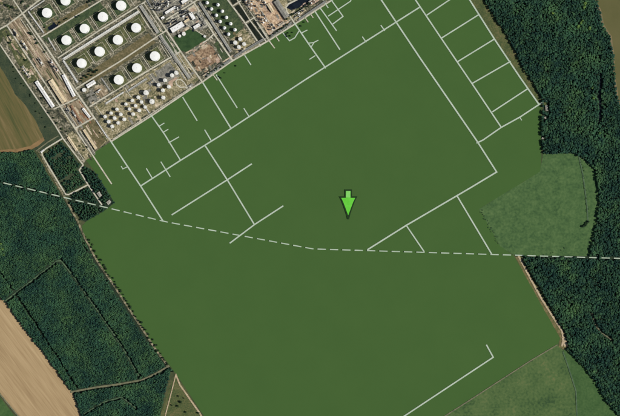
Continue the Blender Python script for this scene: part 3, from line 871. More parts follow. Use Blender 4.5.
def tree_row(pts, n, rlo, rhi, hlo, hhi, jit, leafm, label, group, name='tree'):
    seg = []
    L = [0]
    for a, b in zip(pts, pts[1:]):
        L.append(L[-1] + (Vector(b) - Vector(a)).length)
    for k in range(n):
        t = (k + random.uniform(0.15, 0.85)) / n * L[-1]
        for i in range(len(pts) - 1):
            if t <= L[i + 1]:
                q = Vector(pts[i]).lerp(Vector(pts[i + 1]), (t - L[i]) / (L[i + 1] - L[i])); break
        tree((q.x + random.uniform(-jit, jit), q.y + random.uniform(-jit, jit)), random.uniform(rlo, rhi), random.uniform(hlo, hhi), leafm, label, group, name)

tree_row([(86, 234), (99, 259), (115, 283), (131, 308), (147, 332), (158, 350), (170, 366)], 56, 2.2, 4.2, 4, 9, 1.3, M_leaf_tree,
         'tree in the ragged row along the left field edge', 'trees along the left field edge')
tree_row([(523, 258.5), (531, 273), (545, 297), (556, 315), (566, 331)], 26, 2.8, 4.2, 8, 13, 0.5, M_leaf_tree,
         'tree at the wood edge beside the sandy track', 'trees beside the sandy track')
tree_row([(542.2, 121.5), (542.2, 134)], 6, 2.6, 3.6, 6, 9, 0.6, M_leaf_tree,
         'tree at the wood edge right of the green field', 'trees right of the green field')
tree_row([(580, 158), (583, 172), (586, 195), (588, 214)], 22, 1.6, 3.0, 1.0, 2.4, 1.5, M_leaf_soft,
         'shrub in the thin line down the right side of the meadow', 'shrubs in the meadow line', 'shrub')
tree_row([(582.5, 227), (586, 224.5), (589, 220)], 6, 3.0, 4.2, 7, 10, 0.5, M_leaf_tree,
         'dark tree in the clump at the right of the meadow', 'clump at the right of the meadow')
tree_row([(480, 210), (489, 226), (499, 244)], 24, 1.4, 2.8, 0.8, 2.0, 1.7, M_leaf_soft,
         'low shrub along the lower left edge of the meadow', 'shrubs on the lower left meadow edge', 'shrub')
tree_row([(538, 256), (552, 253), (566, 247)], 6, 1.6, 2.8, 1.0, 2.2, 1.2, M_leaf_soft,
         'shrub above the dashed line at the bottom of the meadow', 'shrubs at the bottom of the meadow', 'shrub')
for k, (x, y, r) in enumerate([(181, 402, 4.6), (178, 406, 3.6), (178.5, 396, 2.6), (186, 412, 3.2), (173, 371, 3.4), (170.5, 368, 3.0), (199, 413, 3.6), (184, 398, 2.2), (172, 405, 2.4)]):
    tree((x, y), r, r * 2.2, M_leaf_tree, 'tree in or beside the scrub triangle at the bottom', 'trees of the scrub triangle')
VERGE_TREES = [((7, 5.5), 4.2), ((9.5, 6.2), 4.6), ((12.3, 7.4), 4.0), ((5, 4.6), 3), ((30, 33), 4.2), ((31.5, 34.5), 3.2), ((10, 43), 4.4), ((36.5, 43.5), 3.8), ((38, 42.5), 3.2), ((9, 35.5), 3.0), ((45, 52), 3.8), ((26, 60), 4.0), ((35.5, 39.5), 3.0),
               ((23, 1.5), 3.6), ((21.5, 3), 3), ((18, 15), 2.6), ((28.5, 72), 3.4), ((42, 98), 3), ((49, 113), 3.6), ((54, 118), 3.4), ((57, 123), 3.0), ((62, 129), 3.2), ((67, 131.5), 3.0), ((38, 90), 2.6), ((87, 147), 3), ((80, 146), 2.8), ((84, 150), 3.2), ((100, 133), 2.4), ((103, 137), 2.4)]
for p, r in VERGE_TREES:
    tree(p, r, r * 1.9, M_leaf_tree, 'dark round tree standing alone in the gravel corridor', 'single trees of the left corridor')
for p, r in [((92, 70), 4.2), ((95, 72), 4.6), ((90, 71.5), 3.8), ((97.5, 70.5), 3.4), ((83, 78.5), 3.6), ((85, 76), 4.0), ((87.5, 77), 3.6), ((81.5, 81), 3.0), ((89, 74.5), 3.4), ((92, 75.5), 3)]:
    tree(p, r, r * 2.2, M_leaf_tree, 'dark tree in the clump below the third tank row', 'tree clump below the third tank row')
for p, r in [((77, 17), 4.0), ((79, 15.5), 3.2), ((67, 18.5), 3.4), ((65, 20), 3), ((91, 1), 4.4), ((94, 0), 4.2), ((88, 2.5), 3.2), ((45, 27.5), 3), ((60, 22.5), 3)]:
    tree(p, r, r * 2.0, M_leaf_tree, 'dark tree beside the top tank road', 'trees by the top tank road')
tree_row([(284, 20), (296, 13), (312, 3)], 14, 2.6, 3.8, 6, 9, 0.7, M_leaf_tree, 'dark tree in the row above the boundary road at the top', 'row above the boundary road')
tree_row([(206, 76.5), (214, 71), (225, 64)], 8, 2.4, 3.6, 5, 8, 0.5, M_leaf_tree, 'dark tree along the bottom of the dirt lot', 'row below the dirt lot')
tree_row([(270, 36.5), (282, 28.5), (288, 24)], 9, 2.6, 3.6, 6, 9, 0.4, M_leaf_tree, 'dark tree in the row below the peach pad', 'row below the peach pad')
for p in [(286, 34.5), (288, 33), (290, 36), (292.5, 32.5), (287, 36.5), (221, 78), (225, 73), (219, 76.5), (236, 66), (301, 26), (304, 22)]:
    tree(p, random.uniform(2.2, 3.4), random.uniform(4, 7), M_leaf_tree, 'small dark tree just below the boundary road', 'trees below the boundary road')
tree_row([(10, 62), (16, 76), (30, 96), (40, 116), (48, 128)], 12, 1.8, 3.0, 3, 5, 2.5, M_leaf_tree, 'low shrub in the rough grass beside the brown field', 'shrubs beside the brown field', 'shrub')
for p, r in [((1, 244), 4.5), ((2.5, 249), 4), ((-1, 252), 4), ((4, 255), 3.2)]:
    tree(p, r, 11, M_leaf_bright, 'yellowish tree in the left wood near the picture edge', 'yellowish trees of the left wood')
for p, r in BRIGHT_R:
    tree(p, r * 1.5, 15, M_leaf_bright, 'bright yellow-green tree in the right wood near the river', 'bright trees of the right wood')

# ------------------------------------------------------------------ storage tanks
def make_tank(name, r, h, m, dome=0.06):
    o = empty(name, (0, 0))
    bm = bm_new()
    bm_lathe(bm, [(r + 0.5, 0.0), (r + 0.5, 0.35), (r, 0.35), (r, h * 0.5), (r + 0.12, h * 0.5), (r + 0.12, h * 0.52), (r, h * 0.52), (r, h - 0.3), (r + 0.2, h - 0.3), (r + 0.2, h)], 56)
    shell = link('shell', done(bm, 'shell'), m, o)
    bm = bm_new()
    bm_lathe(bm, [(r + 0.16, h + 0.01), (r * 0.7, h + r * dome * 0.42), (r * 0.35, h + r * dome * 0.8), (0, h + r * dome)], 56)
    roof = link('roof', done(bm, 'roof', True), m, o)
    bm = bm_new()
    bm_cyl(bm, (0, 0, h + r * dome - 0.1), (0, 0, h + r * dome + 1.0), 0.6, seg=10)
    link('roof_vent', done(bm, 'roof_vent'), M_pipe, roof)
    for a in (0.7, 3.6):
        bm = bm_new()
        x, y = r * 0.8 * math.cos(a), r * 0.8 * math.sin(a)
        bm_cyl(bm, (x, y, h), (x, y, h + r * dome * 0.3 + 0.6), 0.5, seg=10)
        link('manhole', done(bm, 'manhole'), M_pipe2, roof)
    bm = bm_new()
    n = 26
    for k in range(n):
        a = math.radians(200 + k * (1500.0 / max(r, 8) / n))
        z = (k + 0.5) * h / n
        bm_box(bm, ((r + 0.7) * math.cos(a), (r + 0.7) * math.sin(a), z), (1.1, 1.6, 0.25), a)
    link('stairway', done(bm, 'stairway'), M_steel, o)
    bm = bm_new()
    bm_lathe(bm, [(r + 0.05, h + 0.95), (r + 0.05, h + 1.05), (r - 0.05, h + 1.05), (r - 0.05, h + 0.95), (r + 0.05, h + 0.95)], 56)
    for k in range(14):
        a = k * 2 * math.pi / 14
        bm_cyl(bm, (r * math.cos(a), r * math.sin(a), h - 0.1), (r * math.cos(a), r * math.sin(a), h + 1.0), 0.05, seg=5)
    link('guard_rail', done(bm, 'guard_rail'), M_steel, o)
    bm = bm_new()
    bm_cyl(bm, (r * 0.9, -r * 0.5, 0.9), (r + 6, -r * 0.5, 0.9), 0.35, seg=8)
    bm_cyl(bm, (r + 5.6, -r * 0.5, 0), (r + 5.6, -r * 0.5, 1.0), 0.5, seg=8)
    link('inlet_pipe', done(bm, 'inlet_pipe'), M_pipe, o)
    return o

def basin(p, L, W, m, label, off=(0, 0), gate=False):
    o = empty('containment_basin', (p[0] + off[0], p[1] + off[1]), NE)
    l, w = L * S / 2, W * S / 2
    bm = bm_new()
    bm_box(bm, (0, 0, 0.4), (2 * l - 2, 2 * w - 2, 1.2))
    link('basin_floor', done(bm, 'basin_floor'), m, o)
    def berm(hl, ax):
        bm = bm_new()
        prof = [(-2.6, -0.3), (-0.7, 3.0), (0.7, 3.0), (2.6, -0.3)]
        ends = []
        for sgn in (-1, 1):
            ends.append([bm.verts.new((sgn * (hl + e), y, z) if ax == 0 else (y, sgn * (hl + e), z)) for (y, z), e in zip(prof, (2.5, 0.6, 0.6, 2.5))])
        for k in range(4):
            j = (k + 1) % 4
            bm.faces.new((ends[0][k], ends[0][j], ends[1][j], ends[1][k]))
        bm.faces.new(ends[0]); bm.faces.new(ends[1])
        return done(bm, 'wall_segment')
    a = berm(l, 0)
    b = berm(w - 1.6, 1)
    for s in (-1, 1):
        c = link('wall_segment', a, M_conc, o); c.location = (0, s * w, 0)
        c = link('wall_segment', b, M_conc, o); c.location = (s * l, 0, 0)
    tag(o, label, 'bund wall', 'walled basins of the large tanks')
    return o

BIG = {
    'top row': ([(47.4, 13.2), (65.8, 1.0)], M_basgreen),
    'second row': ([(66.8, 40.5), (85, 29.0), (103.2, 17.3), (121.4, 5.9)], M_basgreen),
    'third row': ([(82, 63.5), (99.9, 51.8), (118.1, 40.2), (136.4, 28.2)], M_basolive),
    'bottom row': ([(119, 80), (137.2, 68.2), (155.2, 56.5)], M_basolive),
}
ORD = ['first', 'second', 'third', 'fourth']
big = make_tank('storage_tank', 18.8, 20.5, M_white)
first = True
for row, (pts, bmaterial) in BIG.items():
    for k, p in enumerate(pts):
        o = big if first else dup(big)
        first = False
        o.location = P(p, 0.95)
        o.rotation_euler = (0, 0, math.radians(random.uniform(-60, 60)))
        s = random.uniform(0.97, 1.03)
        o.scale = (s, s, random.uniform(0.94, 1.06))
        tag(o, 'large white tank, %s from the left in the %s of large tanks' % (ORD[k], row), 'storage tank', 'large white storage tanks')
        basin(p, 16.2, 14.0, bmaterial, 'walled basin of the %s tank from the left in the %s' % (ORD[k], row), off=(-1.2, 0.2))

def grid(o0, a, b, na, nb):
    return [(o0[0] + i * a[0] + j * b[0], o0[1] + i * a[1] + j * b[1]) for j in range(nb) for i in range(na)]
small = make_tank('storage_tank', 8.2, 15.5, M_white2, 0.12)
first = True
def place_small(p, r, h, label, group):
    global first
    o = small if first else dup(small)
    first = False
    o.location = P(p, 0.2)
    o.rotation_euler = (0, 0, random.uniform(0, 6.28))
    o.scale = (r / 8.2, r / 8.2, h / 15.5)
    tag(o, label, 'storage tank', group)
RN = ['back', 'middle', 'front']
CN = ['left', 'centre', 'right']
for nm, org in (('left block', (105.3, 116.6)), ('right block', (126.4, 104.2))):
    for k, p in enumerate(grid(org, (6.05, -3.5), (3.5, 5.0), 3, 3)):
        place_small((p[0] + random.uniform(-0.2, 0.2), p[1] + random.uniform(-0.2, 0.2)), random.uniform(6.2, 7.0), random.uniform(14, 16),
                    'small pale tank, %s %s of the %s of nine' % (RN[k // 3], CN[k % 3], nm), 'small tanks in blocks of nine')
for lab, p, r in [('upper of the two medium tanks beside the right block', (146.3, 92.9), 10), ('lower of the two medium tanks beside the right block', (152.3, 101.8), 10),
                  ('top right tank of the medium group of five', (165.2, 80.5), 7.3), ('top left tank of the medium group of five', (159, 85), 7.2),
                  ('right tank of the medium group of five', (169.1, 86.9), 7.4), ('centre tank of the medium group of five', (163.1, 90.5), 7.2),
                  ('lowest tank of the medium group of five', (163.5, 97.8), 7.4), ('right tank of the pair above the teardrop loop', (176.5, 73), 8), ('left tank of the pair above the teardrop loop', (172.3, 75.6), 8)]:
    place_small(p, r, 18, 'white tank, ' + lab, 'medium white tanks')
for lab, p, r in [('top domed tank of four below the gas spheres', (240.3, 39.3), 7.6), ('left domed tank of four below the gas spheres', (235.4, 42.8), 8), ('right domed tank of four below the gas spheres', (244.2, 44.2), 7.2), ('lowest domed tank of four below the gas spheres', (239, 47.2), 7.6)]:
    place_small(p, r, 13, lab, 'four domed tanks')
for lab, p, r in [('right one of the two small white tanks on the lawn', (183.9, 33.9), 7.6), ('left one of the two small white tanks on the lawn', (179.7, 36.1), 6), ('tiny white tank right of the lawn', (204.8, 36.5), 4.8),
                  ('small white tank beside the pump yard shed', (84.3, 90), 8)]:
    place_small(p, r, 8, lab, 'small white tanks near the lawn and pumps')

# gas spheres on legs
def make_sphere():
    r, zc = 7.0, 12.0
    o = empty('gas_sphere', (0, 0))
    bm = bm_new()
    bm_lathe(bm, [(r * math.sin(math.pi * k / 20), zc - r * math.cos(math.pi * k / 20)) for k in range(21)], 36)
    sh = link('sphere_shell', done(bm, 'sphere_shell', True), M_white, o)
    for k in range(8):
        a = k * math.pi / 4
        bm = bm_new()
        bm_cyl(bm, (r * 0.98 * math.cos(a), r * 0.98 * math.sin(a), -0.3), (r * 0.98 * math.cos(a), r * 0.98 * math.sin(a), zc), 0.4, seg=8)
        link('leg', done(bm, 'leg'), M_white2, o)
    bm = bm_new()
    bm_cyl(bm, (0, 0, zc + r - 0.1), (0, 0, zc + r + 0.4), 1.5, seg=12)
    for k in range(6):
        a = k * math.pi / 3
        bm_cyl(bm, (1.4 * math.cos(a), 1.4 * math.sin(a), zc + r), (1.4 * math.cos(a), 1.4 * math.sin(a), zc + r + 1.4), 0.06, seg=5)
    link('top_platform', done(bm, 'top_platform'), M_steel, o)
    bm = bm_new()
    for k in range(18):
        a = -2.4 + k * 0.14
        z = 0.5 + k * (zc + r - 1) / 18
        rr = max(1.4, math.sqrt(max(0, r * r - (z - zc) ** 2))) + 0.8 if z > zc else r + 0.8
        bm_box(bm, (rr * math.cos(a), rr * math.sin(a), z), (1.0, 1.4, 0.2), a)
    link('stairway', done(bm, 'stairway'), M_steel, o)
    return o
sph = make_sphere()
SPH = [(207.3, 3), (211.6, 9.3), (216.4, 15.6), (220.2, 21.8), (224.5, 28.2), (228.6, 34.4)], [(218, 5.1), (222.4, 11.5), (226.5, 17.7), (230.7, 24), (235, 30.1)]
WORD = ['topmost', 'second', 'third', 'fourth', 'fifth', 'lowest']
first_s = True
for nm, pts in zip(('left', 'right'), SPH):
    for k, p in enumerate(pts):
        o = sph if first_s else dup(sph)
        first_s = False
        o.location = P(p, 0.2)
        o.rotation_euler = (0, 0, random.uniform(0, 6.28))
        w = WORD[k] if k < len(pts) - 1 else 'lowest'
        tag(o, 'white gas sphere, %s in the %s of the two sphere rows' % (w, nm), 'gas sphere', 'white gas spheres')

# ------------------------------------------------------------------ buildings
def building(name, p, L, W, ang, h, roofm, label, cat='building', kind='gable', vents=3, wallm=None):
    o = empty(name, p, ang)
    l, w = L * S / 2, W * S / 2
    wallm = wallm or M_wall
    bm = bm_new()
    bm_box(bm, (0, 0, h / 2), (2 * l, 2 * w, h))
    link('wall', done(bm, 'wall'), wallm, o)
    if kind == 'gable':
        rise = min(w * 0.22, 3.0)
        e = 0.6
        bm = bm_new()
        vs = [bm.verts.new(c) for c in ((-l - e, -w - e, h), (l + e, -w - e, h), (l + e, w + e, h), (-l - e, w + e, h), (-l - e, 0, h + rise), (l + e, 0, h + rise))]
        for f in ((0, 1, 5, 4), (2, 3, 4, 5), (0, 4, 3), (1, 2, 5), (3, 2, 1, 0)):
            bm.faces.new([vs[i] for i in f])
        bm_box(bm, (0, 0, h - 0.1), (2 * l + 2 * e - 0.1, 2 * w + 2 * e - 0.1, 0.16))
        roof = link('roof', done(bm, 'roof'), roofm, o)
        bm = bm_new()
        bm_box(bm, (0, 0, h + rise + 0.1), (2 * l, 0.9, 0.5))
        link('ridge_cap', done(bm, 'ridge_cap'), M_roofg, roof)
        top = h + rise * 0.6
        ribs = max(2, int(2 * l / 9))
        bm = bm_new()
        zt = h + rise * 0.5
    else:
        bm = bm_new()
        bm_box(bm, (0, 0, h + 0.15), (2 * l - 0.8, 2 * w - 0.8, 0.3))
        roof = link('roof', done(bm, 'roof'), roofm, o)
        bm = bm_new()
        for s in (-1, 1):
            bm_box(bm, (0, s * (w - 0.2), h + 0.5), (2 * l, 0.4, 1.0))
            bm_box(bm, (s * (l - 0.2), 0, h + 0.5), (0.4, 2 * w - 0.8, 0.98))
        link('parapet', done(bm, 'parapet'), wallm, roof)
        top = h + 0.3
        bm = bm_new()
    bm.free()
    for k in range(vents):
        bm = bm_new()
        x = -l + (k + random.uniform(0.3, 0.7)) * 2 * l / vents
        y = random.uniform(-0.5, 0.5) * w
        bm_box(bm, (x, y, top + 0.6), (random.uniform(1.4, 2.8), random.uniform(1.2, 2.2), 2.0))
        link('roof_vent', done(bm, 'roof_vent'), M_roofg, roof)
    bm = bm_new()
    bm_box(bm, (l + 0.06, 0, 2.0), (0.16, min(5.0, w), 4.0))
    link('door', done(bm, 'door'), M_steel, o)
    for k in range(max(1, int(2 * l / 14))):
        bm = bm_new()
        x = -l + (k + 0.5) * 2 * l / max(1, int(2 * l / 14))
        bm_box(bm, (x, -w - 0.05, h * 0.6), (3.0, 0.12, 1.4))
        link('window', done(bm, 'window'), M_glass, o)
    tag(o, label, cat)
    return o

def span(a, b):
    a, b = Vector(a), Vector(b)
    d = b - a
    return ((a.x + b.x) / 2, (a.y + b.y) / 2), d.length, math.degrees(math.atan2(-d.y, d.x))

for name, a, b, W, h, rm, lab, kd, vents in [
    ('shed', (36.5, 81.5), (53.5, 107), 3.4, 7, M_roofw, 'long white roofed shed beside the outer road', 'gable', 6),
    ('shed', (50.5, 80.5), (64.5, 102.5), 5.0, 7, M_rooft, 'long tan roofed shed in the gravel corridor', 'gable', 6),
    ('shed', (63.5, 75), (74.5, 96.3), 3.0, 7, M_roofw, 'narrow white roofed shed beside the main road', 'gable', 5),
    ('shed', (83, 108.5), (90, 117.5), 2.2, 6, M_roofw, 'short white roofed shed at the cross road corner', 'gable', 2),
    ('shed', (87.2, 86.7), (95.2, 81.7), 3.8, 7, M_roofw, 'white roofed pump house below the third tank row', 'gable', 2),
    ('shed', (71.5, 106), (80.5, 121.5), 1.8, 5, M_roofr, 'narrow rust brown roofed shed in the brown gravel square', 'gable', 3),
    ('shed', (84, 129.5), (96.5, 149), 3.0, 5, M_rooft, 'long pale tan slab roof near the green field', 'flat', 3),
    ('shed', (68, 137), (77, 150.5), 2.4, 5, M_rooft, 'tan roofed shed beside the outer white road bend', 'gable', 3),
    ('shed', (276, 1), (287, 17.5), 5.0, 9, M_roofg, 'long grey roofed shed at the top edge', 'gable', 5),
    ('office_building', (171.5, 31), (183.5, 23.7), 5.4, 10, M_roofw, 'largest white flat roofed building above the lawn', 'flat', 5),
    ('office_building', (190.5, 13), (194.5, 19.5), 3.8, 9, M_roofw, 'white roofed building upright on the concrete pad', 'flat', 2),
    ('office_building', (194, 28.3), (200, 24.5), 3.4, 7, M_roofw, 'small white roofed building right of the lawn', 'flat', 2),
    ('workshop', (165.5, 13.5), (176, 7), 2.6, 8, M_roofw, 'white roofed workshop along the top pad road', 'flat', 3),
    ('workshop', (182, 3), (188, -1), 3.4, 9, M_roofw, 'white roofed workshop cut by the top edge', 'flat', 2),
    ('workshop', (161.5, 19), (164.5, 17), 2.6, 7, M_roofw, 'tiny white building beside the straight road', 'flat', 1),
    ('workshop', (184.5, 22.5), (189.5, 19.2), 2.6, 7, M_rooft, 'tan roofed annexe behind the largest white building', 'flat', 1),
    ('workshop', (98.2, 192.4), (100.8, 196.4), 3.0, 5, M_roofp, 'upper white farm building in the small wood', 'gable', 1),
    ('workshop', (107.4, 203.5), (110.6, 201), 3.2, 5, M_roofp, 'lower white farm building in the small wood', 'gable', 1),
    ('hut', (546.4, 105.5), (546.8, 110.5), 2.2, 4, M_roofp, 'white hut at the corner of the ladder of fields', 'gable', 1),
    ('hut', (544.6, 117.2), (545.8, 118.6), 1.2, 3.5, M_roofp, 'tiny white hut at the wood edge', 'gable', 0),
    ('hut', (542, 138), (543.3, 138.8), 1.3, 3.5, M_roofp, 'tiny white hut at the wood edge lower down', 'gable', 0),
    ('shed', (174, 57.5), (177, 62.5), 2.0, 5, M_roofg, 'grey shed beside the long pipe rack', 'gable', 1),
    ('shed', (268, 4), (273, 12), 2.8, 7, M_rooft, 'tan roofed shed on the peach pad', 'gable', 2),
    ('shed', (286.8, 27.4), (290.3, 25), 1.6, 5, M_roofg, 'small grey shed above the boundary road', 'gable', 1),
    ('shed', (41, 152.2), (44, 150), 1.3, 4, M_roofw, 'small white shed at the corner of the loop road', 'gable', 1),
]:
    c, L, ang = span(a, b)
    building(name, c, L, W, ang, h, rm, lab, 'shed' if name in ('shed', 'hut') else 'building', kd, vents)

# ------------------------------------------------------------------ pipe racks and rails
def pipe_rack(a, b, n, spacing, rad, z, m, label, bed=None):
    c, L, ang = span(a, b)
    o = empty('pipe_rack', c, ang)
    l = L * S / 2
    for k in range(n):
        bm = bm_new()
        y = (k - (n - 1) / 2) * spacing
        rr = rad * random.choice((0.7, 1.0, 1.25))
        bm_cyl(bm, (-l + random.uniform(0, 6), y, z), (l - random.uniform(0, 6), y, z), rr, seg=8)
        link('pipe', done(bm, 'pipe', False), m if random.random() < 0.75 else M_pipe2, o)
    bm = bm_new()
    wid = n * spacing
    k = -l + 6
    bm_box(bm, (-l + 4, 0, z - rad * 1.25 - 0.3), (0.6, wid, 0.5))
    frame = done(bm, 'support_frame')
    nfr = max(2, int(2 * l / 24))
    bm = bm_new()
    bm_box(bm, (0, 0, 0.35), (2 * l, wid + 3.0, 2.2))
    link('concrete_bed', done(bm, 'concrete_bed'), bed or M_greypad, o)
    bm = bm_new()
    bm_box(bm, (0, 0, z - rad * 1.25 - 0.25), (0.7, wid + 1, 0.5))
    for s in (-1, 1):
        bm_box(bm, (0, s * wid / 2, (z - rad * 1.25 - 0.5) / 2), (0.6, 0.6, z - rad * 1.25 - 0.5))
    frame = done(bm, 'support_frame')
    for k in range(nfr):
        f = link('support_frame', frame, M_steel, o)
        f.location = (-l + (k + 0.5) * 2 * l / nfr, 0, 0)
    tag(o, label, 'pipe rack', 'pipe racks')
    return o

pipe_rack((62.5, 59.8), (139.5, 11.2), 7, 1.4, 0.6, 4, M_white2, 'pale pipe rack between the second and third tank rows', M_road)
pipe_rack((63, 60), (78, 83), 6, 1.3, 0.55, 3, M_white2, 'pale pipe rack branching beside the main road')
pipe_rack((28, 11), (44, 33), 4, 1.3, 0.5, 3, M_white2, 'pale pipe run left of the top left tank')
pipe_rack((48, 37.5), (56, 51), 4, 1.2, 0.5, 3, M_white2, 'short pale pipe run below the top tank road')
pipe_rack((30, 10), (45, 0), 3, 1.2, 0.5, 3, M_white2, 'pale pipe run above the top left tank')
pipe_rack((140, 5), (158.5, 33.5), 9, 1.4, 0.55, 5, M_pipe, 'upper half of the long grey pipe rack', M_ballgrey)
pipe_rack((160, 35.5), (190, 79), 9, 1.4, 0.55, 5, M_pipe, 'lower half of the long grey pipe rack', M_ballgrey)
pipe_rack((105, 104), (124, 92), 4, 1.4, 0.55, 3, M_white2, 'left pale pipe run above the small tanks')
pipe_rack((128, 91), (147, 78.5), 5, 1.4, 0.55, 3, M_white2, 'right pale pipe run above the small tanks')
pipe_rack((101, 77.5), (110.5, 91), 3, 1.3, 0.5, 3, M_white2, 'pale pipe run right of the pump yard')
pipe_rack((96, 120), (108, 138), 4, 1.2, 0.5, 3, M_white2, 'pale pipe run beside the left block of nine')
pipe_rack((199, 2), (231, 52), 8, 1.3, 0.55, 5, M_pipe, 'pale pipe rack left of the gas spheres')
pipe_rack((206, 76.5), (231, 59.5), 6, 1.4, 0.55, 4, M_pipe2, 'left grey pipe run along the boundary road')
pipe_rack((234, 57), (264, 39), 6, 1.4, 0.55, 4, M_pipe2, 'middle grey pipe run along the boundary road')
pipe_rack((270, 37), (292, 22.5), 6, 1.4, 0.55, 4, M_pipe2, 'right grey pipe run along the boundary road')
pipe_rack((298, 20), (326, 1), 5, 1.4, 0.55, 4, M_pipe2, 'grey pipe run at the top beside the boundary road')
pipe_rack((138, 97), (150, 114), 3, 1.1, 0.5, 3, M_white2, 'pale pipe run between the right block and medium tanks')
pipe_rack((144.5, -4), (152, 8), 4, 1.2, 0.5, 5, M_pipe2, 'short grey pipe run beside the top concrete pad')

def railway(pts, label):
    c, L, ang = span(*pts)
    o = empty('railway', c, ang)
    l = L * S / 2
    bm = bm_new()
    bm_box(bm, (0, 0, 0.55), (2 * l, 5.0, 1.5))
    link('track_bed', done(bm, 'track_bed'), M_ballgrey if 'grey' in label else M_ballast, o)
    for s in (-1, 1):
        bm = bm_new()
        bm_box(bm, (0, s * 0.75, 1.45), (2 * l, 0.16, 0.2))
        link('rail', done(bm, 'rail'), M_rust, o)
    tag(o, label, 'railway', 'railway sidings')
railway(((12, 22), (48, 77)), 'brown railway siding down the middle of the corridor')
railway(((16, 20), (60, 86)), 'second brown railway siding nearer the main road')
railway(((64, 108), (76, 126)), 'dark grey railway siding in the brown gravel square')
railway(((79, 131), (95, 155)), 'grey railway siding ending near the green field')

# ------------------------------------------------------------------ process units
def process_unit(p, L, W, ang, seed, label, dark=0.3, dens=1.0, tall=1.0, slabm=None):
    r = random.Random(seed)
    o = empty('process_unit', p, ang)
    l, w = L * S / 2, W * S / 2
    bm = bm_new()
    bm_box(bm, (0, 0, 0.6), (2 * l, 2 * w, 1.4))
    link('base_slab', done(bm, 'base_slab'), slabm or M_greypad, o)
    z0 = 1.3
    pal = [M_white2, M_roofw, M_roofw, M_pipe, M_rooft, M_pipe2]
    def pm():
        return M_dark if r.random() < dark else r.choice(pal)
    used = []
    def spot(rad):
        for _ in range(30):
            x, y = r.uniform(-l + rad, l - rad), r.uniform(-w + rad, w - rad)
            if all((x - a) ** 2 + (y - b) ** 2 > (rad + c) ** 2 for a, b, c in used):
                used.append((x, y, rad)); return x, y
        return None
    area = 4 * l * w
    n = int(area / 190 * dens)
    for k in range(n):
        kind = r.choice(('column', 'drum', 'shelter', 'cooler', 'column', 'heater', 'vessel'))
        rad = {'column': 2.6, 'drum': 5, 'shelter': 5, 'cooler': 6, 'heater': 5.5, 'vessel': 4}[kind]
        q = spot(rad)
        if not q: continue
        x, y = q
        bm = bm_new()
        nm = kind
        if kind == 'column':
            h = r.uniform(14, 30) * tall; a = r.uniform(1.2, 2.2)
            bm_cyl(bm, (x, y, z0), (x, y, z0 + h), a, seg=14)
            bm_cyl(bm, (x, y, z0 + h), (x, y, z0 + h + a * 0.6), a, a * 0.3, seg=14)
            for t in (0.45, 0.8):
                bm_cyl(bm, (x, y, z0 + h * t), (x, y, z0 + h * t + 0.3), a + 1.0, seg=14)
            nm = 'distillation_column'
        elif kind == 'drum':
            a = r.uniform(1.4, 2.2); ln = r.uniform(4, 7.5); th = r.choice((0, math.pi / 2))
            dx, dy = math.cos(th) * ln / 2, math.sin(th) * ln / 2
            bm_cyl(bm, (x - dx, y - dy, z0 + a + 1), (x + dx, y + dy, z0 + a + 1), a, seg=14)
            for s in (-0.7, 0.7):
                bm_box(bm, (x + s * dx, y + s * dy, z0 + 0.8), (1.0, 1.0, 1.7))
            nm = 'drum'
        elif kind == 'shelter':
            h = r.uniform(4, 9)
            bm_box(bm, (x, y, z0 + h / 2), (r.uniform(5, 9), r.uniform(4, 7), h))
            bm_box(bm, (x, y, z0 + h + 0.3), (3, 2, 0.7))
            nm = 'equipment_house'
        elif kind == 'cooler':
            h = r.uniform(6, 10)
            lx, ly = r.uniform(7, 10), r.uniform(4, 6)
            bm_box(bm, (x, y, z0 + h), (lx, ly, 1.2))
            for sx in (-1, 1):
                for sy in (-1, 1):
                    bm_box(bm, (x + sx * lx * 0.45, y + sy * ly * 0.42, z0 + h / 2 - 0.3), (0.5, 0.5, h - 0.5))
                bm_cyl(bm, (x + sx * lx * 0.24, y, z0 + h + 0.6), (x + sx * lx * 0.24, y, z0 + h + 1.4), 1.7, seg=12)
            nm = 'air_cooler'
        elif kind == 'heater':
            h = r.uniform(8, 14)
            bm_box(bm, (x, y, z0 + h / 2), (6, 5, h))
            bm_box(bm, (x, y, z0 + h + 1), (3.5, 3, 2.2))
            bm_cyl(bm, (x, y, z0 + h + 2), (x, y, z0 + h + 14), 1.0, 0.8, seg=10)
            nm = 'furnace'
        else:
            a = r.uniform(2.4, 3.6); h = r.uniform(5, 9)
            bm_cyl(bm, (x, y, z0), (x, y, z0 + h), a, seg=18)
            bm_cyl(bm, (x, y, z0 + h), (x, y, z0 + h + a * 0.4), a, a * 0.15, seg=18)
            nm = 'vessel'
        link(nm, done(bm, nm), pm(), o)
    for k in range(max(2, int(area / 1400))):
        bm = bm_new()
        y = r.uniform(-w, w); z = z0 + r.uniform(3, 7)
        for t in range(3):
            bm_cyl(bm, (-l, y + t * 0.9, z), (l, y + t * 0.9, z), 0.32, seg=6)
        for t in range(4):
            bm_box(bm, (-l + (t + 0.5) * l / 2, y + 0.9, (z0 + z) / 2 - 0.2), (0.4, 2.4, z - z0 - 0.4))
        link('pipe_bridge', done(bm, 'pipe_bridge'), M_pipe, o)
    tag(o, label, 'process unit', 'process units of the refinery')
    return o

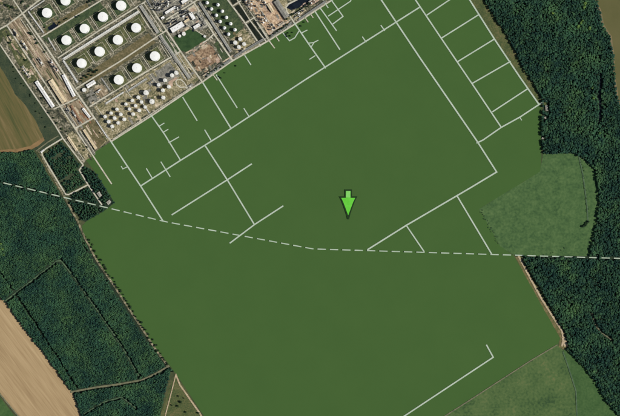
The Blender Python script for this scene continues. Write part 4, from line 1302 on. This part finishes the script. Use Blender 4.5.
process_unit((163, 5), 19, 10, NE, 3, 'process unit with dark blue equipment at the top edge', 0.5, 1.6)
process_unit((181.5, 6.2), 13, 4, NE, 9, 'low process unit along the top pad road', 0.35, 1.6, 0.6)
process_unit((172.5, 22.5), 11, 5.6, NE, 5, 'dark process unit left of the largest white building', 0.6, 1.7)
process_unit((185, 13.5), 10, 7, NE, 6, 'process unit between two pale roads above the white buildings', 0.35, 1.6)
process_unit((201, 16.5), 9, 4, SE, 8, 'narrow process unit left of the gas sphere road', 0.2, 0.8, 0.5)
process_unit((251, 3.5), 13, 9, SE, 12, 'tan process unit at the top edge beside the ponds', 0.35, 1.5, slabm=M_peach)
process_unit((262.5, 18.5), 12, 8, SE, 14, 'process unit with white vessel on the peach pad', 0.45, 1.6, slabm=M_peach)
process_unit((272.5, 27), 8, 6, SE, 17, 'lowest process unit on the peach pad', 0.35, 1.1, 0.7, slabm=M_peach)
process_unit((263.5, 1.5), 10, 6, SE, 21, 'process unit left of the tan roofed shed at top', 0.4, 1.3, slabm=M_peach)
process_unit((99, 91.5), 7, 5, NE, 25, 'pump yard unit below the third tank row', 0.2, 1.0, 0.4, slabm=M_ballast)
process_unit((68, 110), 5, 3, SE, 28, 'small dark equipment unit in the brown gravel square', 0.7, 1.2, 0.5)
process_unit((25, 45), 12, 3, SE, 33, 'pale loading rack unit in the gravel corridor', 0.1, 1.4, 0.3, slabm=M_cream)
process_unit((26, 72), 14, 3.4, SE, 35, 'lower pale loading rack unit near the outer road', 0.15, 1.4, 0.3, slabm=M_cream)
process_unit((54, 66), 14, 4, SE, 37, 'pinkish loading unit beside the main road', 0.2, 1.2, 0.3, slabm=M_pink)
process_unit((191, 86), 5, 2.4, NE, 39, 'small valve station at the long pipe rack end', 0.5, 1.2, 0.3)
process_unit((300, 12.5), 12, 2.4, NE, 41, 'long low equipment row above the top boundary road', 0.2, 1.0, 0.3, slabm=M_yardtan)

process_unit((314, 1), 10, 5, NE, 51, 'process unit at the top above the boundary road', 0.35, 1.4, 0.5, M_pink)
process_unit((298, 17), 6, 3, NE, 53, 'tiny equipment group right of the curved road', 0.3, 1.2, 0.4, M_yardtan)
process_unit((154, 0), 8, 6, SE, 55, 'white equipment group right of the straight road top', 0.25, 1.7, 0.6)
process_unit((204, 24), 5, 4, SE, 57, 'small tan equipment group left of the sphere road', 0.25, 1.2, 0.3)
process_unit((152, 83), 7, 4, NE, 59, 'manifold unit above the medium tanks', 0.3, 1.2, 0.3)
process_unit((41, 62), 10, 2.4, SE, 61, 'pale pump row in the middle of the gravel corridor', 0.15, 1.4, 0.3, M_cream)
process_unit((16, 33), 9, 2.2, SE, 63, 'upper pale pump row near the left edge', 0.15, 1.4, 0.3, M_cream)
process_unit((74, 114), 8, 2.4, SE, 65, 'equipment row beside the rust brown shed', 0.4, 1.4, 0.3, M_greypad)
process_unit((281, 24), 7, 2.6, NE, 67, 'equipment row along the bottom of the peach pad', 0.4, 1.3, 0.4, M_peach)
process_unit((243, 50), 7, 3, NE, 69, 'pump group below the four domed tanks', 0.35, 1.2, 0.3, M_yardtan)

# ------------------------------------------------------------------ the green arrow marker lying in the field
def arrow_outline(inset):
    half = [(3.75, 0.0), (3.75, 7.0), (9.2, 7.0), (6.9, 11.5), (4.6, 17.5), (2.4, 24.0), (1.2, 28.5), (0.9, 30.0)]
    inn = [(2.35, 1.5), (2.35, 8.5), (7.0, 8.5), (5.0, 12.5), (3.1, 17.5), (1.3, 22.5), (0.35, 25.0), (0.12, 25.6)]
    h = inn if inset else half
    return [(x, y) for x, y in h] + [(-x, y) for x, y in reversed(h)]
arrow = empty('arrow_marker', (348.2, 219.2), 0, 0.0)
def arrow_mesh(name, inset, z0, z1):
    pts = [(x, -(y) ) for x, y in arrow_outline(inset)]
    q = [(348.2 + x * 1.0, 189.4 + (-y) * 1.0) for x, y in pts]
    me = poly_mesh(name, q, z1, z0)
    off = P((348.2, 219.2))
    for v in me.vertices:
        v.co -= off
    return me
M_arrow_edge = mat('dark_green_edging', [C(14, 44, 8), C(22, 56, 12)], 0.1, 4, rough=0.6)
M_arrow = mat('bright_green_panel', [C(92, 196, 52), C(104, 206, 64)], 0.05, 4, rough=0.6)
M_arrow_top = mat('pale_green_panel', [C(124, 204, 96), C(136, 212, 110)], 0.05, 4, rough=0.6)
k = 0.99
link('edging', arrow_mesh('edging', False, -0.2, 2.0), M_arrow_edge, arrow)
link('panel', arrow_mesh('panel', True, 1.5, 2.3), M_arrow, arrow)
bm = bm_new()
bm_box(bm, (0, (30 - 5.0) * S, 2.4), (4.1 * S, 6.4 * S, 0.3))
link('stem_panel', done(bm, 'stem_panel'), M_arrow_top, arrow)
for s in (-1, 1):
    pass
tag(arrow, 'bright green arrow marker with dark edge pointing down in the green field', 'arrow marker')

def ordinal(n):
    ones = ['', 'first', 'second', 'third', 'fourth', 'fifth', 'sixth', 'seventh', 'eighth', 'ninth', 'tenth', 'eleventh', 'twelfth', 'thirteenth',
            'fourteenth', 'fifteenth', 'sixteenth', 'seventeenth', 'eighteenth', 'nineteenth']
    if n < 20: return ones[n]
    tens = {2: 'twent', 3: 'thirt', 4: 'fort', 5: 'fift'}[n // 10]
    return tens + 'ieth' if n % 10 == 0 else tens + 'y-' + ones[n % 10]
same = {}
for o in COL.objects:
    if o.parent is None and 'group' in o and o['group'].split()[0] in ('trees', 'shrubs', 'single', 'row', 'clump', 'tree', 'yellowish', 'bright'):
        same.setdefault(o['label'], []).append(o)
for lab, obs in same.items():
    dx = max(o.location.x for o in obs) - min(o.location.x for o in obs)
    dy = max(o.location.y for o in obs) - min(o.location.y for o in obs)
    obs.sort(key=(lambda o: o.location.x) if dx > dy else (lambda o: -o.location.y))
    for k, o in enumerate(obs):
        o['label'] = lab + ', ' + ordinal(k + 1) + (' from left' if dx > dy else ' from top')

scn.cycles.max_bounces = 4
scn.cycles.diffuse_bounces = 2
print('objects', len(bpy.data.objects))
